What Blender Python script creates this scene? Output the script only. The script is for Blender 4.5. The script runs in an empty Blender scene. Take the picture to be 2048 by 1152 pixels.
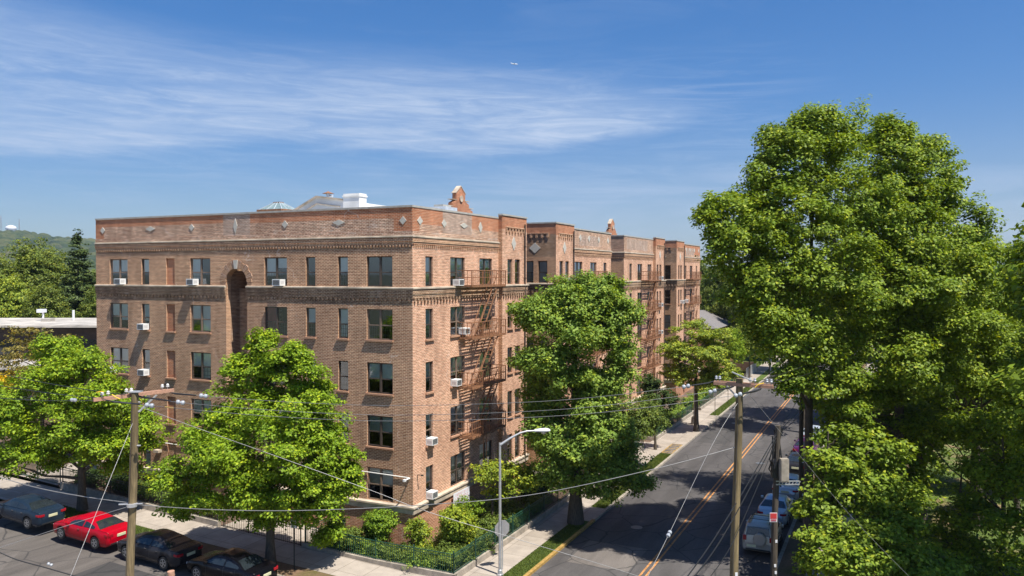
import bpy, math, random
import numpy as np
from math import sin, cos, pi, radians, sqrt, atan2, exp
from mathutils import Vector, Matrix

sc = bpy.context.scene
col = sc.collection
# ---------------------------------------------------------------- site frame
F = 1590.0; CAMH = 15.6
OX, OY = -5.5945, 44.7
D2 = (0.43172, 0.90201)            # along the avenue (t)
D1 = (-0.90201, 0.43172)           # along the side street (s)
SITE_ROT = atan2(D2[1], D2[0])
PITCH = math.atan(30 / F)
def W(s, t, z=0.0): return Vector((OX + s*D1[0] + t*D2[0], OY + s*D1[1] + t*D2[1], z))
def P3(u, v, D):
    """point seen in direction (u,v) at forward distance D"""
    x = (u-1024)/F; y = -(v-576)/F
    dx, dy, dz = x, cos(PITCH)+y*sin(PITCH), -sin(PITCH)+y*cos(PITCH)
    k = D/dy
    return Vector((dx*k, D, CAMH+dz*k))
def to_st(p):
    rx, ry = p[0]-OX, p[1]-OY
    return rx*D1[0]+ry*D1[1], rx*D2[0]+ry*D2[1]
def h(s):                           # the side street climbs away from the avenue
    x = max(0.0, min(s, 70.0)-0.5)
    return 0.053*x*x/(x+1.5) if x > 0 else 0.0
def hw(p):
    return h(to_st(p)[0])
SITE = Matrix.Translation((OX, OY, 0)) @ Matrix.Rotation(SITE_ROT, 4, 'Z')   # local (t, s, z)

# ---------------------------------------------------------------- object helpers
def tag(o, label=None, cat=None, group=None, kind=None):
    if label: o['label'] = label
    if cat: o['category'] = cat
    if group: o['group'] = group
    if kind: o['kind'] = kind
    return o
def empty(name, loc=(0, 0, 0), rz=0, label=None, cat=None, group=None):
    o = bpy.data.objects.new(name, None); col.objects.link(o)
    o.empty_display_size = 0.3
    o.location = loc; o.rotation_euler = (0, 0, rz)
    return tag(o, label, cat, group)
def inst(name, me, parent=None, loc=(0, 0, 0), rz=0, scale=None):
    o = bpy.data.objects.new(name, me); col.objects.link(o)
    if parent: o.parent = parent
    o.location = loc; o.rotation_euler = (0, 0, rz)
    if scale: o.scale = scale
    return o
def children(o, pool=None): return list(o.children)
def copy_tree(o, parent=None):
    c = o.copy(); col.objects.link(c)
    c.parent = parent
    for ch in o.children: copy_tree(ch, c)
    return c

class MB:
    def __init__(self): self.v = []; self.f = []; self.m = []; self.uv = []
    def face(self, pts, mi=0, uv=None):
        b = len(self.v); self.v.extend(tuple(p) for p in pts)
        self.f.append(tuple(range(b, b+len(pts)))); self.m.append(mi); self.uv.append(uv)
    def grid(self, rows, mi=0, close=False):
        """rows: list of equal length lists of points"""
        b = len(self.v); n = len(rows[0])
        for r in rows: self.v.extend(tuple(p) for p in r)
        for i in range(len(rows)-1):
            for j in range(n if close else n-1):
                k = (j+1) % n
                self.f.append((b+i*n+j, b+i*n+k, b+(i+1)*n+k, b+(i+1)*n+j)); self.m.append(mi); self.uv.append(None)
    def box(self, x0, x1, y0, y1, z0, z1, mi=0):
        b = len(self.v)
        self.v += [(x0, y0, z0), (x1, y0, z0), (x1, y1, z0), (x0, y1, z0), (x0, y0, z1), (x1, y0, z1), (x1, y1, z1), (x0, y1, z1)]
        for q in ((0, 3, 2, 1), (4, 5, 6, 7), (0, 1, 5, 4), (1, 2, 6, 5), (2, 3, 7, 6), (3, 0, 4, 7)):
            self.f.append(tuple(b+i for i in q)); self.m.append(mi)
            self.uv.append([(self.v[b+i][0]+self.v[b+i][1], self.v[b+i][2]) for i in q])
    def bar(self, a, b_, w, d=None, mi=0):
        """rectangular bar from a to b_"""
        a = Vector(a); b_ = Vector(b_); d = d or w
        ax = (b_-a).normalized(); up = Vector((0, 0, 1)) if abs(ax.z) < 0.95 else Vector((1, 0, 0))
        s = ax.cross(up).normalized()*w/2; t = s.cross(ax).normalized()*d/2
        r = lambda p: [p-s-t, p+s-t, p+s+t, p-s+t]
        q0, q1 = r(a), r(b_)
        self.grid([q0, q1], mi, close=True); self.face(q0[::-1], mi); self.face(q1, mi)
    def tube(self, pts, rad, n=8, mi=0, cap=True):
        pts = [Vector(p) for p in pts]
        if not hasattr(rad, '__len__'): rad = [rad]*len(pts)
        rows = []; prev = None
        for i, p in enumerate(pts):
            ax = (pts[min(i+1, len(pts)-1)]-pts[max(i-1, 0)]).normalized()
            if prev is None:
                up = Vector((0, 0, 1)) if abs(ax.z) < 0.9 else Vector((1, 0, 0))
                s = ax.cross(up).normalized()
            else:
                s = (prev-ax*prev.dot(ax)).normalized()
            prev = s; t = ax.cross(s)
            rows.append([p+(s*cos(2*pi*k/n)+t*sin(2*pi*k/n))*rad[i] for k in range(n)])
        self.grid(rows, mi, close=True)
        if cap: self.face(rows[0][::-1], mi); self.face(rows[-1], mi)
    def lathe(self, prof, c=(0, 0, 0), n=16, axis='z', mi=0):
        rows = []
        for r, z in prof:
            row = []
            for k in range(n):
                a = 2*pi*k/n; x, y = r*cos(a), r*sin(a)
                p = (x, y, z) if axis == 'z' else ((z, x, y) if axis == 'x' else (y, z, x))
                row.append((c[0]+p[0], c[1]+p[1], c[2]+p[2]))
            rows.append(row)
        self.grid(rows, mi, close=True)
        self.face(rows[0][::-1], mi); self.face(rows[-1], mi)
    def mesh(self, name, mats, smooth=False, uv=False):
        me = bpy.data.meshes.new(name); me.from_pydata(self.v, [], self.f)
        mats = mats if isinstance(mats, (list, tuple)) else [mats]
        for m in mats: me.materials.append(m)
        me.polygons.foreach_set('material_index', self.m)
        if smooth: me.polygons.foreach_set('use_smooth', [True]*len(self.f))
        if uv:
            L = me.uv_layers.new(name='uv'); flat = []
            for f, u in zip(self.f, self.uv):
                if u is None: u = [(self.v[i][0]+self.v[i][1], self.v[i][2]) for i in f]
                for q in u: flat += [q[0], q[1]]
            L.data.foreach_set('uv', flat)
        me.update(); return me
    def build(self, name, mats, parent=None, smooth=False, uv=False, loc=(0, 0, 0), rz=0):
        return inst(name, self.mesh(name, mats, smooth, uv), parent, loc, rz)

# ---------------------------------------------------------------- materials
def newmat(name):
    m = bpy.data.materials.new(name); m.use_nodes = True
    nt = m.node_tree; nt.nodes.clear()
    out = nt.nodes.new('ShaderNodeOutputMaterial')
    return m, nt, out
def N(nt, typ, **kw):
    n = nt.nodes.new(typ)
    for k, v in kw.items():
        if k.startswith('i_'): n.inputs[k[2:].replace('_', ' ')].default_value = v
        else: setattr(n, k, v)
    return n
def L(nt, a, b): nt.links.new(a, b)
def c4(c): return (c[0], c[1], c[2], 1.0)
def mixc(nt, fac, a, b, mode='MIX'):
    n = nt.nodes.new('ShaderNodeMix'); n.data_type = 'RGBA'; n.blend_type = mode
    for sock, val in ((n.inputs['Factor'], fac), (n.inputs[6], a), (n.inputs[7], b)):
        if isinstance(val, (int, float)): sock.default_value = val
        elif isinstance(val, tuple): sock.default_value = c4(val)
        else: L(nt, val, sock)
    return n.outputs[2]
def noise(nt, vec, scale, detail=4, rough=0.55, dist=0.0):
    n = N(nt, 'ShaderNodeTexNoise'); n.inputs['Scale'].default_value = scale
    n.inputs['Detail'].default_value = detail; n.inputs['Roughness'].default_value = rough
    n.inputs['Distortion'].default_value = dist
    if vec is not None: L(nt, vec, n.inputs['Vector'])
    return n.outputs['Fac']
def ramp(nt, fac, *stops):
    n = N(nt, 'ShaderNodeValToRGB'); e = n.color_ramp.elements
    while len(e) < len(stops): e.new(0.5)
    for el, (p, c) in zip(e, stops):
        el.position = p; el.color = c4(c) if hasattr(c, '__len__') else (c, c, c, 1)
    L(nt, fac, n.inputs[0]); return n.outputs[0]
def scaled(nt, vec, s):
    n = N(nt, 'ShaderNodeMapping'); n.inputs['Scale'].default_value = s; L(nt, vec, n.inputs['Vector']); return n.outputs[0]
def bump(nt, hgt, strength=0.3, dist=0.02):
    n = N(nt, 'ShaderNodeBump'); n.inputs['Strength'].default_value = strength; n.inputs['Distance'].default_value = dist
    L(nt, hgt, n.inputs['Height']); return n.outputs[0]
def pbr(name, color, rough=0.7, metal=0.0, var=0.25, scale=3.0, detail=5, bmp=0.0, coat=0.0, spec=0.5, stretch=None, coord='Object', var2=0.0, scale2=0.3):
    m, nt, out = newmat(name)
    p = N(nt, 'ShaderNodeBsdfPrincipled'); L(nt, p.outputs[0], out.inputs[0])
    tc = N(nt, 'ShaderNodeTexCoord'); vec = tc.outputs[coord]
    if stretch: vec = scaled(nt, vec, stretch)
    f = noise(nt, vec, scale, detail)
    lo = tuple(c*(1-var) for c in color); hi = tuple(min(1, c*(1+var)) for c in color)
    c = ramp(nt, f, (0.3, lo), (0.7, hi))
    if var2:
        f2 = noise(nt, tc.outputs[coord], scale2, 3)
        c = mixc(nt, 1.0, c, ramp(nt, f2, (0.35, 1-var2), (0.65, 1.0)), 'MULTIPLY')
    L(nt, c, p.inputs['Base Color'])
    p.inputs['Roughness'].default_value = rough; p.inputs['Metallic'].default_value = metal
    p.inputs['Coat Weight'].default_value = coat; p.inputs['Coat Roughness'].default_value = 0.03
    p.inputs['Specular IOR Level'].default_value = spec
    if bmp: L(nt, bump(nt, f, bmp), p.inputs['Normal'])
    return m

def brick(name, c1, c2, mortar, blotch=(0.45, 0.4, 0.38), streak=0.3, efflo=0.0, bw=0.25, rh=0.088):
    m, nt, out = newmat(name)
    p = N(nt, 'ShaderNodeBsdfPrincipled'); L(nt, p.outputs[0], out.inputs[0])
    uv = N(nt, 'ShaderNodeUVMap'); uv.uv_map = 'uv'
    b = N(nt, 'ShaderNodeTexBrick'); b.offset = 0.5
    L(nt, uv.outputs[0], b.inputs['Vector'])
    b.inputs['Color1'].default_value = c4(c1); b.inputs['Color2'].default_value = c4(c2); b.inputs['Mortar'].default_value = c4(mortar)
    b.inputs['Scale'].default_value = 1.0; b.inputs['Mortar Size'].default_value = 0.0135
    b.inputs['Mortar Smooth'].default_value = 0.3; b.inputs['Bias'].default_value = -0.1
    b.inputs['Brick Width'].default_value = bw; b.inputs['Row Height'].default_value = rh
    c = b.outputs['Color']
    # course-wise variation of the bricks and the pointing
    f = noise(nt, scaled(nt, uv.outputs[0], (2.2, 13.0, 1)), 1.0, 3, 0.7)
    c = mixc(nt, streak, c, mixc(nt, 1.0, c, ramp(nt, f, (0.3, 0.45), (0.5, 1.0), (0.72, 1.75)), 'MULTIPLY'))
    f2 = noise(nt, uv.outputs[0], 0.28, 5, 0.6, 0.4)
    c = mixc(nt, 1.0, c, ramp(nt, f2, (0.36, blotch), (0.62, (1.08, 1.04, 1.0))), 'MULTIPLY')
    if efflo:
        f3 = noise(nt, scaled(nt, uv.outputs[0], (0.5, 1.2, 1)), 1.1, 7, 0.72, 1.2)
        e = ramp(nt, f3, (0.56, 0.0), (0.72, efflo))
        c = mixc(nt, e, c, (0.60, 0.53, 0.47))
    f4 = noise(nt, scaled(nt, uv.outputs[0], (1.6, .22, 1)), 1.0, 5, .65, .3)      # rain streaks
    c = mixc(nt, 1.0, c, ramp(nt, f4, (0.32, (0.84, 0.83, 0.82)), (0.52, 1.0), (0.75, (1.08, 1.07, 1.06))), 'MULTIPLY')
    # pale repointed cracks stepping through the courses
    vk = N(nt, 'ShaderNodeTexVoronoi'); vk.feature = 'DISTANCE_TO_EDGE'; vk.inputs['Scale'].default_value = 0.42
    wn = N(nt, 'ShaderNodeTexNoise'); wn.inputs['Scale'].default_value = 2.5; L(nt, uv.outputs[0], wn.inputs['Vector'])
    L(nt, mixc(nt, 0.5, scaled(nt, uv.outputs[0], (1.3, .7, 1)), wn.outputs['Color'], 'ADD'), vk.inputs['Vector'])
    ms_ = noise(nt, uv.outputs[0], 0.33, 3, 0.6)
    ck = N(nt, 'ShaderNodeMath', operation='MULTIPLY'); L(nt, ramp(nt, vk.outputs[0], (0.003, 0.5), (0.010, 0.0)), ck.inputs[0]); L(nt, ramp(nt, ms_, (0.56, 0.0), (0.64, 1.0)), ck.inputs[1])
    c = mixc(nt, ck.outputs[0], c, (0.72, 0.64, 0.56))
    L(nt, c, p.inputs['Base Color']); p.inputs['Roughness'].default_value = 0.88
    p.inputs['Specular IOR Level'].default_value = 0.25
    L(nt, bump(nt, b.outputs['Fac'], -0.35, 0.012), p.inputs['Normal'])
    return m

M = {}
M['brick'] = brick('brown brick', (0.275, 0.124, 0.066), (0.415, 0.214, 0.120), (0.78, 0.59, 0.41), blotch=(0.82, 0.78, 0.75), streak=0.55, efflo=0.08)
M['brick_sunlit'] = brick('sunlit-tinted brick', (0.46, 0.212, 0.122), (0.60, 0.33, 0.205), (0.82, 0.63, 0.48), blotch=(0.82, 0.77, 0.74), streak=0.7, efflo=0.12)  # brown brick again, lightened and pinkened to carry the avenue face's sunlight
M['brick_dark'] = brick('dark band brick', (0.19, 0.10, 0.058), (0.29, 0.16, 0.092), (0.60, 0.47, 0.33), blotch=(0.62, 0.56, 0.54), streak=0.85, efflo=0.3)
M['brick_parapet'] = brick('weathered parapet brick', (0.30, 0.15, 0.09), (0.44, 0.245, 0.155), (0.82, 0.68, 0.54), blotch=(0.72, 0.64, 0.60), streak=0.85, efflo=0.5)
M['brick_new'] = brick('rebuilt orange brick', (0.40, 0.125, 0.055), (0.52, 0.19, 0.09), (0.60, 0.42, 0.29), blotch=(0.8, 0.75, 0.7), streak=0.5, efflo=0.12)
M['brick_pale'] = brick('whitened brick', (0.34, 0.22, 0.165), (0.46, 0.31, 0.235), (0.58, 0.51, 0.44), blotch=(0.8, 0.75, 0.72), streak=0.7, efflo=0.8)
M['brick_base'] = brick('red base brick', (0.38, 0.15, 0.08), (0.50, 0.225, 0.125), (0.66, 0.50, 0.36), blotch=(0.75, 0.68, 0.64), streak=0.7, efflo=0.1)
M['stone'] = pbr('limestone', (0.56, 0.46, 0.35), 0.85, var=0.22, scale=2.0, var2=0.35, scale2=0.8, coord='Object')
M['stone_white'] = pbr('pale limestone', (0.50, 0.47, 0.41), 0.8, var=0.12, scale=6)
M['coping'] = pbr('grey coping', (0.40, 0.38, 0.34), 0.85, var=0.2, scale=3)
M['sill'] = pbr('brick sill', (0.42, 0.23, 0.14), 0.85, var=0.25, scale=9)
M['frame'] = pbr('bronze window frame', (0.075, 0.055, 0.042), 0.5, var=0.2, scale=4)
M['frame_light'] = pbr('tan window frame', (0.20, 0.14, 0.10), 0.5, var=0.2, scale=4)
M['blind'] = pbr('pale window shade', (0.84, 0.85, 0.80), 0.9, var=0.12, scale=1.3)
M['blind_grey'] = pbr('grey window shade', (0.70, 0.74, 0.73), 0.9, var=0.12, scale=1.3)
M['curtain'] = pbr('white curtain', (0.78, 0.78, 0.74), 0.9, var=0.25, scale=9, stretch=(6, 1, .3))
M['curtain_red'] = pbr('dark red curtain', (0.22, 0.03, 0.05), 0.9, var=0.25, scale=9)
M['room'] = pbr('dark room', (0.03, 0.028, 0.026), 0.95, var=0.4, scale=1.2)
M['grille'] = pbr('window grille', (0.10, 0.10, 0.10), 0.6, var=0.1)
M['rust'] = pbr('rusty fire escape paint', (0.25, 0.115, 0.055), 0.75, var=0.4, scale=7)
M['roof'] = pbr('silver roof coating', (0.45, 0.46, 0.47), 0.6, var=0.15, scale=1.5)
M['skyglass'] = pbr('wired roof glass', (0.20, 0.27, 0.27), 0.2, var=0.15, scale=2)
M['white_wall'] = pbr('white rendered wall', (0.84, 0.82, 0.77), 0.7, var=0.1, scale=1.2, var2=0.2)
M['silver'] = pbr('aluminised flashing', (0.60, 0.64, 0.68), 0.4, var=0.15, scale=3, metal=0.3)
M['ac'] = pbr('white air conditioner', (0.72, 0.72, 0.70), 0.5, var=0.06)
M['ac_dark'] = pbr('air conditioner coil', (0.05, 0.055, 0.06), 0.6, var=0.3, scale=20)
M['green_paint'] = pbr('dark green paint', (0.012, 0.075, 0.045), 0.45, var=0.2)
M['green_iron'] = pbr('green iron railing', (0.015, 0.07, 0.045), 0.5, var=0.2)
M['black_iron'] = pbr('black iron railing', (0.018, 0.022, 0.02), 0.5, var=0.2)
M['galv'] = pbr('galvanised steel', (0.50, 0.50, 0.50), 0.45, metal=0.55, var=0.15, scale=5)
M['lamp_grey'] = pbr('grey lamp housing', (0.62, 0.63, 0.64), 0.45, var=0.06)
M['lamp_glass'] = pbr('lamp glass', (0.45, 0.42, 0.33), 0.2, var=0.1)
M['pole'] = pbr('weathered pole wood', (0.23, 0.17, 0.085), 0.9, var=0.45, scale=4, stretch=(6, 6, .35), bmp=0.4, var2=0.4, scale2=0.7)
M['pole_dark'] = pbr('creosote pole wood', (0.075, 0.06, 0.045), 0.9, var=0.4, scale=4, stretch=(6, 6, .35), bmp=0.3)
M['arm'] = pbr('crossarm wood', (0.42, 0.23, 0.15), 0.85, var=0.25, scale=3, stretch=(1, 6, 6))
M['insul'] = pbr('grey insulator', (0.34, 0.36, 0.39), 0.3, var=0.1)
M['porcelain'] = pbr('white porcelain', (0.6, 0.58, 0.55), 0.25, var=0.05)
M['cable'] = pbr('black cable', (0.016, 0.016, 0.018), 0.45, var=0.1)
M['cable_grey'] = pbr('bare grey conductor', (0.16, 0.16, 0.16), 0.4, var=0.1, metal=0.3)
M['cable_pale'] = pbr('galvanised strand', (0.26, 0.255, 0.25), 0.4, var=0.1, metal=0.3)
M['yellow'] = pbr('yellow line cover', (0.75, 0.48, 0.02), 0.5, var=0.1)
M['tyre'] = pbr('tyre rubber', (0.018, 0.018, 0.018), 0.85, var=0.15)
M['rim'] = pbr('alloy rim', (0.42, 0.43, 0.45), 0.3, metal=0.8, var=0.1)
M['car_glass'] = pbr('tinted car glass', (0.018, 0.024, 0.028), 0.04, var=0.2, spec=0.8)
M['headlight'] = pbr('headlight lens', (0.6, 0.62, 0.64), 0.1, var=0.05)
M['taillight'] = pbr('red lamp lens', (0.35, 0.01, 0.02), 0.15, var=0.1)
M['plate'] = pbr('cream licence plate', (0.62, 0.60, 0.38), 0.5, var=0.1)
M['chrome'] = pbr('chrome', (0.6, 0.6, 0.6), 0.12, metal=1.0, var=0.05)
M['black_trim'] = pbr('black trim', (0.02, 0.02, 0.022), 0.55, var=0.1)
M['bark'] = pbr('tree bark', (0.085, 0.068, 0.05), 0.95, var=0.4, scale=6, stretch=(3, 3, .6), bmp=0.6)
M['soil'] = pbr('reddish garden soil', (0.15, 0.095, 0.065), 0.95, var=0.45, scale=5, bmp=0.5, var2=0.4, scale2=0.7)
M['rock'] = pbr('garden rock', (0.40, 0.26, 0.19), 0.9, var=0.25, scale=4, bmp=0.4)
M['sign_white'] = pbr('white sign face', (0.74, 0.74, 0.76), 0.5, var=0.05)
M['sign_red'] = pbr('red sign paint', (0.55, 0.05, 0.05), 0.5, var=0.1)
M['sign_back'] = pbr('bare aluminium sign back', (0.34, 0.33, 0.33), 0.5, var=0.15, metal=0.3)
M['pink'] = pbr('faded red lettering', (0.62, 0.22, 0.22), 0.7, var=0.2)
M['ink'] = pbr('dark lettering', (0.08, 0.08, 0.10), 0.7, var=0.1)
M['yellow_paint'] = pbr('yellow kerb paint', (0.34, 0.21, 0.055), 0.8, var=0.35, scale=6)
M['orange_paint'] = pbr('worn orange road line', (0.46, 0.21, 0.065), 0.85, var=0.45, scale=5)
M['school_roof'] = pbr('grey shingle roof', (0.17, 0.155, 0.15), 0.85, var=0.2, scale=3)
M['brown_wall'] = pbr('brown boarded wall', (0.16, 0.10, 0.07), 0.85, var=0.3, scale=2)
M['flat_roof'] = pbr('bleached roof membrane', (0.46, 0.42, 0.37), 0.8, var=0.3, scale=0.8, var2=0.25, scale2=0.2)
M['wall_dark'] = pbr('dark brown wall', (0.06, 0.042, 0.034), 0.85, var=0.3, scale=2)
M['white_metal'] = pbr('white painted metal', (0.75, 0.76, 0.78), 0.4, var=0.04)
M['mesh_green'] = M['green_paint']

def asphalt(name, base, coord='Object', tint=0.0):
    m, nt, out = newmat(name)
    p = N(nt, 'ShaderNodeBsdfPrincipled'); L(nt, p.outputs[0], out.inputs[0])
    tc = N(nt, 'ShaderNodeTexCoord'); v = tc.outputs[coord]
    lo = tuple(c*0.72 for c in base); hi = tuple(c*1.25 for c in base)
    c = ramp(nt, noise(nt, scaled(nt, v, (0.10, 0.9, 1)), 1.0, 6, 0.6), (0.3, lo), (0.7, hi))   # wheel tracks run along x
    c = mixc(nt, 1.0, c, ramp(nt, noise(nt, v, 26, 3, 0.7), (0.3, 0.75), (0.7, 1.25)), 'MULTIPLY')
    # patches
    vo = N(nt, 'ShaderNodeTexVoronoi'); vo.inputs['Scale'].default_value = 0.11; L(nt, scaled(nt, v, (1, 2.2, 1)), vo.inputs['Vector'])
    c = mixc(nt, 1.0, c, ramp(nt, vo.outputs['Color'], (0.2, 0.82), (0.8, 1.12)), 'MULTIPLY')
    # cracks and tar snakes
    ck = N(nt, 'ShaderNodeTexVoronoi'); ck.feature = 'DISTANCE_TO_EDGE'; ck.inputs['Scale'].default_value = 0.33
    wn = N(nt, 'ShaderNodeTexNoise'); wn.inputs['Scale'].default_value = 0.9; L(nt, v, wn.inputs['Vector'])
    L(nt, mixc(nt, 0.35, v, wn.outputs['Color'], 'ADD'), ck.inputs['Vector'])
    c = mixc(nt, ramp(nt, ck.outputs[0], (0.005, 0.7), (0.016, 0.0)), c, (0.028, 0.028, 0.028))
    c = mixc(nt, ramp(nt, noise(nt, scaled(nt, v, (.5, 1.6, 1)), 1.3, 6, .7), (0.60, 0.0), (0.70, 0.35)), c, (0.045, 0.042, 0.04))
    L(nt, c, p.inputs['Base Color']); p.inputs['Roughness'].default_value = 0.85; p.inputs['Specular IOR Level'].default_value = 0.3
    return m
M['asphalt'] = asphalt('asphalt', (0.082, 0.075, 0.072))
M['asphalt_side'] = asphalt('side street asphalt', (0.135, 0.118, 0.105))
M['asphalt_new'] = asphalt('fresh asphalt patch', (0.062, 0.058, 0.056))
def slabs():
    m, nt, out = newmat('concrete paving')
    p = N(nt, 'ShaderNodeBsdfPrincipled'); L(nt, p.outputs[0], out.inputs[0])
    tc = N(nt, 'ShaderNodeTexCoord'); v = tc.outputs['Object']
    b = N(nt, 'ShaderNodeTexBrick'); b.offset = 0.0; L(nt, v, b.inputs['Vector'])
    b.inputs['Scale'].default_value = 1; b.inputs['Brick Width'].default_value = 1.6; b.inputs['Row Height'].default_value = 1.6
    b.inputs['Mortar Size'].default_value = 0.012; b.inputs['Mortar'].default_value = c4((0.12, 0.10, 0.08))
    b.inputs['Color1'].default_value = c4((0.31, 0.26, 0.21)); b.inputs['Color2'].default_value = c4((0.39, 0.335, 0.28))
    c = mixc(nt, 1.0, b.outputs['Color'], ramp(nt, noise(nt, v, 0.9, 6, 0.65), (0.3, 0.78), (0.7, 1.12)), 'MULTIPLY')
    c = mixc(nt, 1.0, c, ramp(nt, noise(nt, v, 30, 2), (0.3, 0.92), (0.7, 1.06)), 'MULTIPLY')
    L(nt, c, p.inputs['Base Color']); p.inputs['Roughness'].default_value = 0.9
    return m
M['paving'] = slabs()
M['concrete'] = pbr('kerb concrete', (0.36, 0.31, 0.25), 0.9, var=0.25, scale=4, var2=0.3, scale2=0.9)
def grassmat(name, g, dirt, amt):
    m, nt, out = newmat(name)
    p = N(nt, 'ShaderNodeBsdfPrincipled'); L(nt, p.outputs[0], out.inputs[0])
    tc = N(nt, 'ShaderNodeTexCoord'); v = tc.outputs['Object']
    c = ramp(nt, noise(nt, v, 14, 5, 0.7), (0.3, tuple(x*0.55 for x in g)), (0.7, tuple(x*1.4 for x in g)))
    c = mixc(nt, ramp(nt, noise(nt, v, 0.45, 6, 0.65), (0.62-amt, 0.0), (0.72-amt*0.6, 1.0)), c, ramp(nt, noise(nt, v, 7, 4), (0.3, tuple(x*0.7 for x in dirt)), (0.7, dirt)))
    L(nt, c, p.inputs['Base Color']); p.inputs['Roughness'].default_value = 0.95
    p.inputs['Specular IOR Level'].default_value = 0.15
    return m
M['grass'] = grassmat('verge grass', (0.085, 0.12, 0.026), (0.17, 0.11, 0.06), 0.02)
M['grass_park'] = grassmat('worn park grass', (0.09, 0.13, 0.03), (0.30, 0.20, 0.12), 0.13)
M['dirt'] = grassmat('bare verge', (0.10, 0.09, 0.03), (0.20, 0.13, 0.08), 0.3)
M['land'] = grassmat('distant land', (0.07, 0.075, 0.045), (0.12, 0.10, 0.06), 0.05)

def leafmat(name, c, yellow=0.25, trans=0.30, dark=0.5):
    m, nt, out = newmat(name)
    tc = N(nt, 'ShaderNodeTexCoord'); g = N(nt, 'ShaderNodeNewGeometry')
    lo = tuple(x*dark for x in c); hi = (c[0]*1.35, c[1]*1.25, c[2]*1.1); ye = (c[0]*2.0, c[1]*1.45, c[2]*1.0)
    col_ = ramp(nt, g.outputs['Random Per Island'], (0.0, lo), (0.55, c), (1-yellow*0.5, hi), (1.0, ye))
    col_ = mixc(nt, 1.0, col_, ramp(nt, noise(nt, tc.outputs['Object'], 0.7, 3), (0.3, (0.72, 0.78, 0.8)), (0.7, (1.2, 1.12, 1.0))), 'MULTIPLY')
    p = N(nt, 'ShaderNodeBsdfPrincipled'); L(nt, col_, p.inputs['Base Color']); p.inputs['Roughness'].default_value = 0.55
    p.inputs['Specular IOR Level'].default_value = 0.22
    t = N(nt, 'ShaderNodeBsdfTranslucent'); L(nt, mixc(nt, 1.0, col_, (1.7, 1.6, 0.5), 'MULTIPLY'), t.inputs['Color'])
    ms = N(nt, 'ShaderNodeMixShader'); ms.inputs[0].default_value = trans
    L(nt, p.outputs[0], ms.inputs[1]); L(nt, t.outputs[0], ms.inputs[2]); L(nt, ms.outputs[0], out.inputs[0])
    return m
M['leaf_oak'] = leafmat('oak leaf', (0.215, 0.335, 0.022), 0.35)
M['leaf_big'] = leafmat('park tree leaf', (0.19, 0.28, 0.028), 0.3, 0.27)
M['leaf_maple'] = leafmat('maple leaf', (0.205, 0.315, 0.055), 0.3)
M['leaf_norway'] = leafmat('avenue tree leaf', (0.25, 0.335, 0.05), 0.5)
M['leaf_olive'] = leafmat('locust leaf', (0.21, 0.19, 0.055), 0.3)
M['leaf_far'] = leafmat('far tree leaf', (0.155, 0.21, 0.04), 0.3)
M['leaf_spruce'] = leafmat('spruce needle', (0.075, 0.115, 0.032), 0.15, 0.1)
M['leaf_hedge'] = leafmat('clipped shrub leaf', (0.18, 0.29, 0.025), 0.3)
M['leaf_juniper'] = leafmat('juniper needle', (0.12, 0.175, 0.03), 0.2, 0.15)
M['leaf_bright'] = leafmat('bright young leaf', (0.25, 0.33, 0.035), 0.4)
M['leaf_dark'] = leafmat('dark shrub leaf', (0.05, 0.09, 0.022), 0.15)
M['leaf_yellow'] = leafmat('yellow blossom', (0.45, 0.36, 0.02), 0.3)
M['blade'] = leafmat('grass blade', (0.10, 0.14, 0.03), 0.3)
def paint(name, c, metal=0.35):
    return pbr(name, c, 0.25, metal=metal, var=0.05, scale=2, coat=0.12, spec=0.22)
M['paint_blue'] = paint('steel blue car paint', (0.014, 0.026, 0.044), 0.1)
M['paint_red'] = paint('red car paint', (0.36, 0.0015, 0.012), 0.0)
M['paint_grey'] = paint('dark grey car paint', (0.026, 0.025, 0.029), 0.2)
M['paint_black'] = paint('black car paint', (0.004, 0.004, 0.006), 0.0)
M['paint_silver'] = paint('silver car paint', (0.50, 0.54, 0.58))
M['paint_ice'] = paint('pale blue car paint', (0.42, 0.50, 0.58))
M['paint_beige'] = paint('beige car paint', (0.42, 0.40, 0.36))
M['paint_maroon'] = paint('purple red car paint', (0.10, 0.02, 0.09))
def glassmat():
    m, nt, out = newmat('window glass')
    gl = N(nt, 'ShaderNodeBsdfGlossy'); gl.inputs['Roughness'].default_value = 0.02; gl.inputs['Color'].default_value = (0.85, 0.92, 1, 1)
    tr = N(nt, 'ShaderNodeBsdfTransparent'); tr.inputs['Color'].default_value = (0.95, 0.98, 0.97, 1)
    fr = N(nt, 'ShaderNodeFresnel'); fr.inputs['IOR'].default_value = 1.55
    ms = N(nt, 'ShaderNodeMixShader'); ad = N(nt, 'ShaderNodeMath', operation='ADD'); ad.inputs[1].default_value = 0.17; L(nt, fr.outputs[0], ad.inputs[0]); L(nt, ad.outputs[0], ms.inputs[0]); L(nt, tr.outputs[0], ms.inputs[1]); L(nt, gl.outputs[0], ms.inputs[2])
    L(nt, ms.outputs[0], out.inputs[0]); return m
M['glass'] = glassmat()
# ================================================================ apartment buildings
# local frame: x = t (along avenue), y = s (along side street, into the block), z up
BRICKS = [M['brick'], M['brick_dark'], M['brick_parapet'], M['brick_new'], M['brick_pale'], M['brick_base'], M['brick_sunlit']]
rngb = random.Random(5)

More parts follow.
